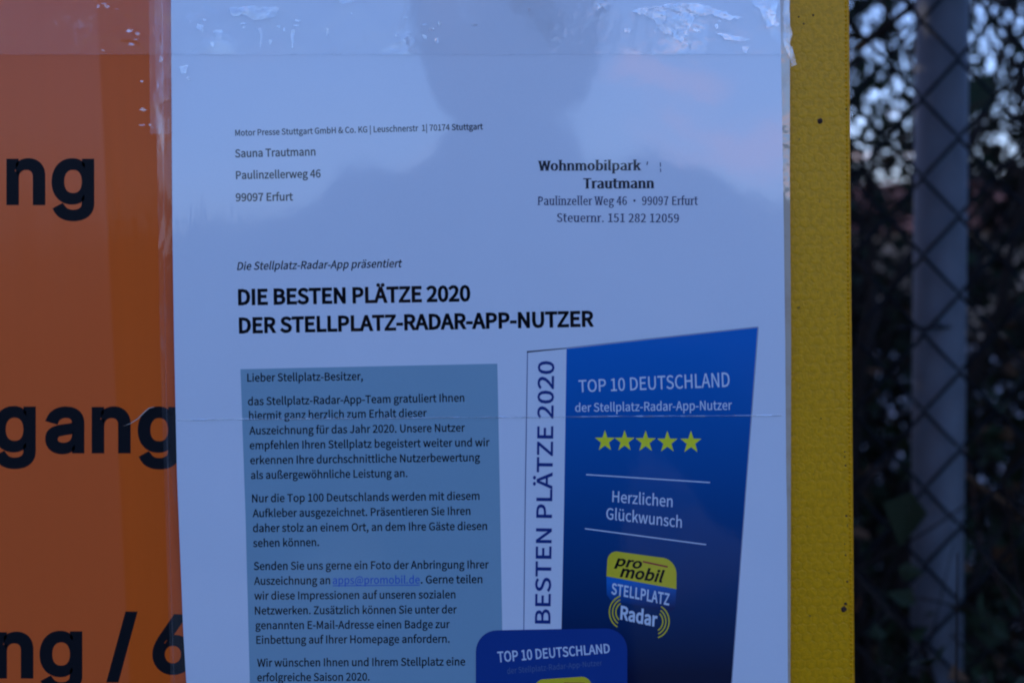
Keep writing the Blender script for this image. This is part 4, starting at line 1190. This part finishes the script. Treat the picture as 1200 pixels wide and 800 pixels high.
for z in (0.08, 0.98 - 0.35, 1.86):
    s_ = MB()
    s_.tube([(-2.9, FY + 0.004, z), (-1, FY + 0.004, z - 0.004), (0.6, FY + 0.004, z), (2.9, FY + 0.004, z - 0.003)], 0.0016, n=5)
    s_.build('tension_wire', M['wire'], fence)

for z in (0.42, 0.97, 1.42, 1.80):
    s_ = MB()
    cx_ = pt.x - 0.002 + (z - pt.z) * kx
    s_.tube([(cx_ + 0.0262 * math.cos(k * math.pi / 8), FY + 0.03 + 0.0262 * math.sin(k * math.pi / 8) * 1.05, z + 0.002 * k / 8) for k in range(-14, 3)], 0.0012, n=5)
    s_.tube([(cx_ + 0.004, FY + 0.002, z), (cx_ - 0.003, FY - 0.004, z + 0.006), (cx_ + 0.005, FY - 0.006, z + 0.012)], 0.0012, n=5)
    tag(s_.build('tie_wire', M['wire'], fence), kind=None)

# ================================================================== the hedge behind the fence
M['bark'] = plain('dark twig bark', (0.022, 0.017, 0.014), rough=0.9, spec=0.1, var=0.5, scale=80)
M['bark_red'] = plain('reddish bramble stem', (0.07, 0.03, 0.022), rough=0.8, var=0.4, scale=80)
M['ivy'] = plain('dark ivy leaf', (0.016, 0.026, 0.011), rough=0.7, spec=0.12, var=0.45, scale=14)
M['dead'] = plain('withered brown leaf', (0.085, 0.045, 0.022), rough=0.9, spec=0.1, var=0.5, scale=14)


def rvec(rn):
    while True:
        v = Vector((rn.uniform(-1, 1), rn.uniform(-1, 1), rn.uniform(-1, 1)))
        if 0.05 < v.length < 1:
            return v.normalized()


def shrub(name, label, cat, base, height, spread, seed, n_stems, twigs, leaves, leaf_size, leaf_top, group=None, dead=0.15, sub=4, thick=1.0):
    rn = random.Random(seed)
    root = empty(name, base)
    tag(root, label, cat, group)
    B = Vector(base)
    stems, tw, lf, ld = MB(), MB(), MB(), MB()
    tips = []
    for s in range(n_stems):
        p = B + Vector((rn.uniform(-1, 1) * spread * 0.35, rn.uniform(-1, 1) * spread * 0.35, -0.03))
        d = Vector((rn.uniform(-.35, .35), rn.uniform(-.35, .35), 1)).normalized()
        pts, rr = [p.copy()], [0.012 * thick * rn.uniform(.7, 1.6)]
        n = 9
        h = height * rn.uniform(0.75, 1.08)
        for k in range(n):
            d = (d + rvec(rn) * 0.22 + Vector((0, 0, 0.06))).normalized()
            p = p + d * h / n
            pts.append(p.copy())
            rr.append(rr[0] * (1 - (k + 1) / (n + 1)) + 0.0015)
        stems.tube(pts, rr, n=6)
        for _ in range(twigs):
            i = rn.randint(1, n - 1)
            q = pts[i].lerp(pts[i + 1], rn.random())
            dd = (rvec(rn) + Vector((0, 0, rn.uniform(-0.2, 0.6)))).normalized()
            L = rn.uniform(0.25, 0.7) * spread
            tp, tr = [q.copy()], [rn.uniform(0.002, 0.0045) * thick]
            for k in range(4):
                dd = (dd + rvec(rn) * 0.35 + Vector((0, 0, 0.02))).normalized()
                q = q + dd * L / 4
                tp.append(q.copy())
                tr.append(tr[0] * (1 - (k + 1) / 5) + 0.0006)
            tw.tube(tp, tr, n=3, cap=False)
            for k in range(sub):
                j = rn.randint(1, 3)
                q2 = tp[j].lerp(tp[j + 1], rn.random())
                d2 = (dd + rvec(rn) * 1.1).normalized()
                e = q2 + d2 * rn.uniform(.05, .2)
                e2 = e + (d2 + rvec(rn) * 0.6).normalized() * rn.uniform(.04, .15)
                tw.tube([q2, e, e2], [0.0014 * thick, 0.001 * thick, 0.0005], n=3, cap=False)
                tips += [e, e2]
            tips.append(tp[-1])
            tips.append(tp[2])
    trunk = stems.build('stem', M['bark'], root)
    if tw.f:
        tag(tw.build('twigs', M['bark'], root), kind='stuff')
    for _ in range(leaves):
        c = rn.choice(tips) + rvec(rn) * 0.04
        if c.z > leaf_top * rn.uniform(.75, 1.1) + 0.0 and rn.random() < 0.93:
            continue
        a = rvec(rn)
        u = (rvec(rn)).cross(a).normalized()
        v = a.cross(u) * 0.5 + a * 0.0
        s = leaf_size * rn.uniform(.6, 1.3)
        M_ = ld if rn.random() < dead else lf
        b = len(M_.v)
        w = a * 0.18
        M_.v += [tuple(c), tuple(c + u*s*.35 + v*s*.95 + w*s), tuple(c + u*s*.7 + v*s*.55 + w*s*.5), tuple(c + u*s*1.15),
                 tuple(c + u*s*.7 - v*s*.55 + w*s*.5), tuple(c + u*s*.35 - v*s*.95 + w*s)]
        M_.f += [(b, b+1, b+2, b+3), (b, b+3, b+4, b+5)]
    if lf.f:
        tag(lf.build('leaves', M['ivy'], root), kind='stuff')
    if ld.f:
        tag(ld.build('withered_leaves', M['dead'], root), kind='stuff')
    return root


shrub('hedge_shrub', 'dark bare tangled shrub with ivy at its foot, right behind the grey fence post', 'shrub', (0.66, 1.55, 0), 2.3, 0.66, 11, 9, 30, 6500, 0.022, 1.3)
shrub('hedge_shrub', 'dark twiggy shrub at the right edge of the picture, low ivy around its stems', 'shrub', (1.12, 1.8, 0), 2.3, 0.7, 12, 9, 30, 6500, 0.024, 1.35)
shrub('hedge_shrub', 'dark shrub just beside the yellow rim of the board, behind the fence', 'shrub', (0.34, 1.9, 0), 2.3, 0.7, 13, 9, 30, 6500, 0.024, 1.35)
shrub('hedge_shrub', 'farther dense leafy shrub with small gaps of sky, seen past the grey post', 'shrub', (0.95, 3.0, 0), 3.0, 1.0, 14, 13, 46, 17000, 0.036, 2.1, dead=0.06, sub=6)
shrub('hedge_shrub', 'farther dense shrub right of the post with pale sky showing between its twigs', 'shrub', (1.75, 3.4, 0), 3.0, 1.0, 15, 13, 46, 17000, 0.036, 2.1, dead=0.06, sub=6)
shrub('ivy_clump', 'dark ivy clump climbing over the foot of the grey fence post', 'ivy', (0.52, 0.68, 0), 1.24, 0.42, 51, 10, 26, 5200, 0.020, 1.3, dead=0.08)
shrub('ivy_clump', 'low dark ivy on the fence wires at the lower right corner', 'ivy', (0.80, 0.70, 0), 1.16, 0.42, 52, 10, 26, 5200, 0.020, 1.25, dead=0.08)
for k, (x, y) in enumerate(((-0.9, 1.5), (-2.2, 1.6), (2.3, 1.5), (-0.3, 3.2), (-1.8, 3.3), (3.2, 3.2))):
    shrub('hedge_shrub', 'dark hedge shrub of the row that the board hides', 'shrub', (x, y, 0), 2.7, 0.9, 30 + k, 8, 24, 6000, 0.055, 2.6, group='hedge shrubs hidden behind the board')


# a long bramble cane arching through the mesh at the right
def cane(pxs, y0, y1, rad, mat, label, name='bramble_cane'):
    s_ = MB()
    n = len(pxs)
    pts = [at(px, py, y0 + (y1 - y0) * i / (n - 1)) for i, (px, py) in enumerate(pxs)]
    g = Vector((pts[-1].x + 0.1, y1, 0.0))
    s_.tube(pts, rad, n=6)
    o = s_.build(name, mat, None, smooth=True)
    tag(o, label, 'cane')


cane([(1012, -60), (1031, 0), (1053, 36), (1069, 76), (1081, 108), (1092, 160), (1100, 240), (1112, 400), (1150, 640), (1230, 800), (1320, 1100), (1390, 1900)], 0.80, 1.3, 0.0013, M['bark_red'],
     'thin dark reddish cane leaning across the top left of the grey post')
cane([(1003, 60), (1040, 30), (1076, 2), (1120, -40), (1200, -100)], 0.86, 0.80, 0.0032, M['bark'], 'thin dark branch rising to the post in the upper corner')
cane([(1092, 520), (1125, 552), (1160, 578), (1200, 602), (1260, 640), (1330, 760), (1360, 1000), (1380, 1900)], 0.84, 0.9, 0.0022, M['dead'],
     'pale brown cane arching down to the right edge below the post')

# ================================================================== things beyond the hedge
M['plaster'] = plain('ochre plaster', (0.42, 0.29, 0.19), rough=0.9, var=0.15, scale=2)
M['tile'] = plain('red roof tile', (0.32, 0.11, 0.06), rough=0.8, var=0.3, scale=6)
M['darkwood'] = plain('dark timber', (0.07, 0.05, 0.035), rough=0.8)
M['glass'] = plain('dark window glass', (0.02, 0.025, 0.03), rough=0.1, spec=0.6)


def house(x, y, w, d, eave, ridge, label, rz=0.0):
    h = tag(empty('garden_house', (x, y, 0), rz), label, 'house')
    W = wmat(h)
    T = lambda mb: setattr(mb, 'v', [tuple(W @ Vector(v)) for v in mb.v]) or mb
    a = MB()
    a.box(-w/2, w/2, -d/2, d/2, -0.1, eave)
    T(a).build('wall', M['plaster'], h)
    a = MB()
    o = 0.3
    n = 5
    for j in range(n):
        f0, f1 = j / n, (j + 1) / n
        for s in (-1, 1):
            y0_, y1_ = s * (d/2 + o) * (1 - f0), s * (d/2 + o) * (1 - f1)
            z0_, z1_ = eave + (ridge - eave) * f0 + 0.02, eave + (ridge - eave) * f1 + 0.06
            b = len(a.v)
            a.v += [(-w/2 - o, y0_, z0_), (w/2 + o, y0_, z0_), (w/2 + o, y1_, z1_), (-w/2 - o, y1_, z1_)]
            a.f.append((b, b+1, b+2, b+3))
    b = len(a.v)
    a.v += [(-w/2 + .01, -d/2, eave), (-w/2 + .01, d/2, eave), (-w/2 + .01, 0, ridge - .05), (w/2 - .01, -d/2, eave), (w/2 - .01, d/2, eave), (w/2 - .01, 0, ridge - .05)]
    a.f += [(b, b+2, b+1), (b+3, b+4, b+5)]
    T(a).build('roof', M['tile'], h)
    for k in (-0.3, 0.05, 0.33):
        a = MB()
        a.box(w*k - .45, w*k + .45, -d/2 - .04, -d/2 - .002, 1.0, 1.9)
        q = T(a).build('window', M['darkwood'], h)
        a = MB()
        a.box(w*k - .38, w*k + .38, -d/2 - .05, -d/2 - .042, 1.07, 1.83)
        T(a).build('pane', M['glass'], q)


house(9.5, 30, 11, 6, 2.2, 3.3, 'low ochre garden house with a red tiled roof glimpsed through the hedge', rz=-0.5)


# ================================================================== woodland edge and trees round the site
def leafy_band(name, label, arcs, seed, mat):
    rn = random.Random(seed)
    b_ = MB()
    for (a0, a1, rad, hgt, cnt) in arcs:
        for _ in range(cnt):
            a = R(rn.uniform(a0, a1))
            rr = rad + rn.uniform(0, 8)
            hh = hgt * (0.78 + 0.32 * noise.noise(Vector((a * 9, 0, seed))) + 0.22 * noise.noise(Vector((a * 40, 3, seed))))
            z = hh * (1 - rn.random() ** 1.6 * 1.0)
            c = Vector((math.sin(a) * rr, math.cos(a) * rr, z))
            u, v = rvec(rn), rvec(rn)
            s = rn.uniform(0.15, 0.5)
            b = len(b_.v)
            b_.v += [tuple(c - u*s), tuple(c + v*s), tuple(c + u*s), tuple(c - v*s)]
            b_.f.append((b, b+1, b+2, b+3))
    tag(b_.build(name, mat), label, kind='stuff')


M['far_green'] = plain('far winter woodland', (0.055, 0.06, 0.04), rough=0.9, var=0.4, scale=0.5)
leafy_band('woodland_edge', 'low far woodland edge round the site, with an added tall stretch blocking the sun', [(177, 260, 46, WOOD_H * 1.1, 18000), (100, 177, 46, WOOD_H * 1.2, 14000), (260, 280, 60, 4.2, 2500), (280, 345, 46, 15.0, 42000), (20, 100, 60, 4.6, 12000), (-20, 20, 75, 4.0, 6000)], 5, M['far_green'])  # the tall arc is added out of view to keep the low sun off the site

# ================================================================== the photographer, mirrored faintly in the glossy letter
M['coat'] = plain('dark jacket cloth', (0.03, 0.033, 0.045), rough=0.85, var=0.25, scale=60, bmp=0.002, bscale=40)
M['trousers'] = plain('dark jeans', (0.03, 0.04, 0.07), rough=0.9, var=0.2)
M['skin'] = plain('skin', (0.26, 0.16, 0.12), rough=0.5, var=0.05)
M['hair'] = plain('dark hair', (0.02, 0.015, 0.012), rough=0.6, var=0.3, scale=200)
M['shoe'] = plain('black shoe leather', (0.02, 0.02, 0.02), rough=0.4)
PX, PY = 0.0, -1.02
person = tag(empty('person', (PX, PY, 0)), 'person in dark jacket holding up a black camera, mirrored faintly in the letter', 'person')


def skinned(name, chains, mat, parent, sub=2, root=None):
    """chains: lists of (point, radius x, radius y); chains share joints that coincide"""
    vs, es, rs, idx = [], [], [], {}

    def vid(p, rx_, ry_):
        k = tuple(round(c, 4) for c in p)
        if k not in idx:
            idx[k] = len(vs)
            vs.append(Vector(p))
            rs.append((rx_, ry_))
        return idx[k]
    for ch in chains:
        last = None
        for (p, a, b) in ch:
            i = vid(p, a, b)
            if last is not None and (last, i) not in es:
                es.append((last, i))
            last = i
    me = bpy.data.meshes.new(name)
    me.from_pydata([tuple(v) for v in vs], es, [])
    o = bpy.data.objects.new(name, me)
    C.objects.link(o)
    md = o.modifiers.new('skin', 'SKIN')
    md.use_smooth_shade = True
    md.branch_smoothing = 0.6
    for i, (a, b) in enumerate(rs):
        me.skin_vertices[0].data[i].radius = (a, b)
        me.skin_vertices[0].data[i].use_root = (i == (root or 0))
    sb = o.modifiers.new('sub', 'SUBSURF')
    sb.levels = sb.render_levels = sub
    dg = bpy.context.evaluated_depsgraph_get()
    me2 = bpy.data.meshes.new_from_object(o.evaluated_get(dg))
    bpy.data.objects.remove(o)
    me2.materials.clear()
    return link(name, me2, mat, parent, smooth=True)


def P(x, y, z):
    return (PX + x, PY + y, z)


# jacket-covered body: pelvis first
def arm(s):
    return [(P(0, 0, 1.44), .14, .105), (P(.155*s, .01, 1.545), .080, .080), (P(.215*s, .03, 1.49), .070, .066), (P(.27*s, .12, 1.20), .052, .052),
            (P(.19*s, .27, 1.29), .043, .043), (P(.105*s, .395, 1.41), .034, .034)]


def legc(s):
    return [(P(0, 0, .98), .16, .115), (P(.10*s, 0, .90), .105, .10), (P(.115*s, .015, .52), .068, .068), (P(.12*s, 0, .28), .058, .06), (P(.12*s, -.02, .09), .046, .05)]


body = skinned('body', [
    [(P(0, 0, .98), .16, .115), (P(0, -.005, 1.12), .16, .115), (P(0, 0, 1.28), .175, .125), (P(0, 0, 1.44), .14, .105), (P(0, .01, 1.57), .078, .070), (P(0, .03, 1.63), .062, .062)],
    arm(1), arm(-1), legc(1), legc(-1)], M['coat'], person)
hd = bmesh.new()
bmesh.ops.create_uvsphere(hd, u_segments=28, v_segments=20, radius=1.0)
for v in hd.verts:
    x, y, z = v.co
    w = 0.078 * (1 - 0.20 * max(0, -z) ** 1.5)
    fy = 0.098
    nx_, ny_, nz_ = x * w, y * fy, z * 0.122
    if y > 0:                                     # face: brow, nose, mouth, chin
        nose = math.exp(-(x / .16) ** 2 - ((z + .10) / .17) ** 2)
        ny_ += 0.022 * nose + 0.008 * math.exp(-(x / .3) ** 2 - ((z + .62) / .12) ** 2)
        ny_ -= 0.010 * (math.exp(-((abs(x) - .36) / .16) ** 2 - ((z - .06) / .11) ** 2))
        ny_ += 0.010 * math.exp(-(x / .35) ** 2 - ((z + .92) / .14) ** 2)
        ny_ -= 0.006 * math.exp(-(x / .25) ** 2 - ((z + .50) / .05) ** 2)
    v.co = (PX + nx_, PY + .055 + ny_, 1.73 + nz_)
me = bpy.data.meshes.new('head')
hd.to_mesh(me)
hd.free()
head = link('head', me, M['skin'], person, smooth=True)
for s in (-1, 1):
    e_ = MB()
    e_.lathe([(0.0001, 0.006), (0.012, 0.007), (0.022, 0.002), (0.024, -0.006), (0.0001, -0.008)], n=14)
    e_.v = [(PX + s * (0.080 + z * 0.6), PY + .045 + x * .75, 1.725 + y * 1.35) for x, y, z in e_.v]
    e_.build('ear', M['skin'], head, smooth=True)
    e_ = MB()
    e_.lathe([(0.0001, 0.0), (0.006, 0.0012), (0.010, 0.004), (0.012, 0.009)], n=14)
    e_.v = [(PX + s * 0.029 + x, PY + .055 + .0905 - z, 1.737 + y * .55) for x, y, z in e_.v]
    e_.build('eye', M['shoe'], head, smooth=True)
hr = bmesh.new()
bmesh.ops.create_uvsphere(hr, u_segments=40, v_segments=26, radius=1.0)
for v in hr.verts:
    x, y, z = v.co
    q = noise.noise(Vector((x * 5, y * 5, z * 5))) * 0.010 + noise.noise(Vector((x * 17, y * 17, z * 17))) * 0.004
    face = max(0.0, y - 0.25) * max(0.0, 0.62 - z) * 1.3
    k = 1 - min(0.35, face)
    lowk = 1.0 if z > -0.5 else 1.0
    v.co = (PX + x * (0.096 + q) * k, PY + .045 + y * (0.110 + q) * (1 - min(.5, face * 1.4)), 1.745 + z * (0.136 + q) * lowk)
me = bpy.data.meshes.new('hair')
hr.to_mesh(me)
hr.free()
link('hair', me, M['hair'], person, smooth=True)
# hands round the camera: palm, four bent fingers, thumb from the side of the palm
for s in (-1, 1):
    w0 = P(.105*s, .395, 1.41)
    pc = P(.088*s, .435, 1.435)
    chains = [[(w0, .026, .020), (pc, .036, .016), (P(.080*s, .462, 1.455), .034, .014)]]
    for j in range(4):
        zz = 1.425 + 0.019 * j
        L = (0.85, 1.0, 1.05, 0.95)[j]
        chains.append([(P(.080*s, .462, 1.455), .034, .014), (P(.078*s, .478, zz), .0095, .0095), (P((.074 - 0.002 * j)*s, .478 + .020*L, zz + .002), .009, .009),
                       (P(.058*s, .478 + .027*L, zz + .003), .0085, .0085), (P((.040 - .003*j)*s, .478 + .024*L, zz + .003), .0075, .0075)])
    chains.append([(pc, .036, .016), (P(.066*s, .425, 1.455), .012, .012), (P(.048*s, .420, 1.470), .010, .010), (P(.034*s, .421, 1.478), .008, .008)])
    skinned('hand', chains, M['skin'], person, sub=1)
for s in (-1, 1):
    a = MB()
    a.tube([P(.12*s, -.085, .045), P(.12*s, -.03, .055), P(.122*s, .05, .045), P(.126*s, .13, .03), P(.127*s, .165, .026)], [.038, .05, .046, .040, .022], n=14)
    a.v = [(x, y, max(z, 0.004)) for x, y, z in a.v]
    a.build('shoe', M['shoe'], person, smooth=True)
camera_body = tag(empty('compact_camera', P(0, .44, 1.46)), 'black camera held up in both hands in front of the sign, mirrored in the letter', 'camera')
a = MB()
a.box(PX - .058, PX + .058, PY + .425, PY + .462, 1.432, 1.502)
o = a.build('housing', M['bolt'], camera_body)
bv = bmesh.new()
bv.from_mesh(o.data)
bmesh.ops.bevel(bv, geom=bv.edges[:], offset=0.006, segments=3, affect='EDGES')
bv.to_mesh(o.data)
bv.free()
a = MB()
a.lathe([(0.0001, PY+.462), (.031, PY+.462), (.031, PY+.475), (.028, PY+.477), (.028, PY+.498), (.025, PY+.500), (.023, PY+.496), (0.0001, PY+.492)], n=28, axis='Y', loc=(PX, 0, 1.466))
a.build('lens', M['bolt'], camera_body, smooth=False)
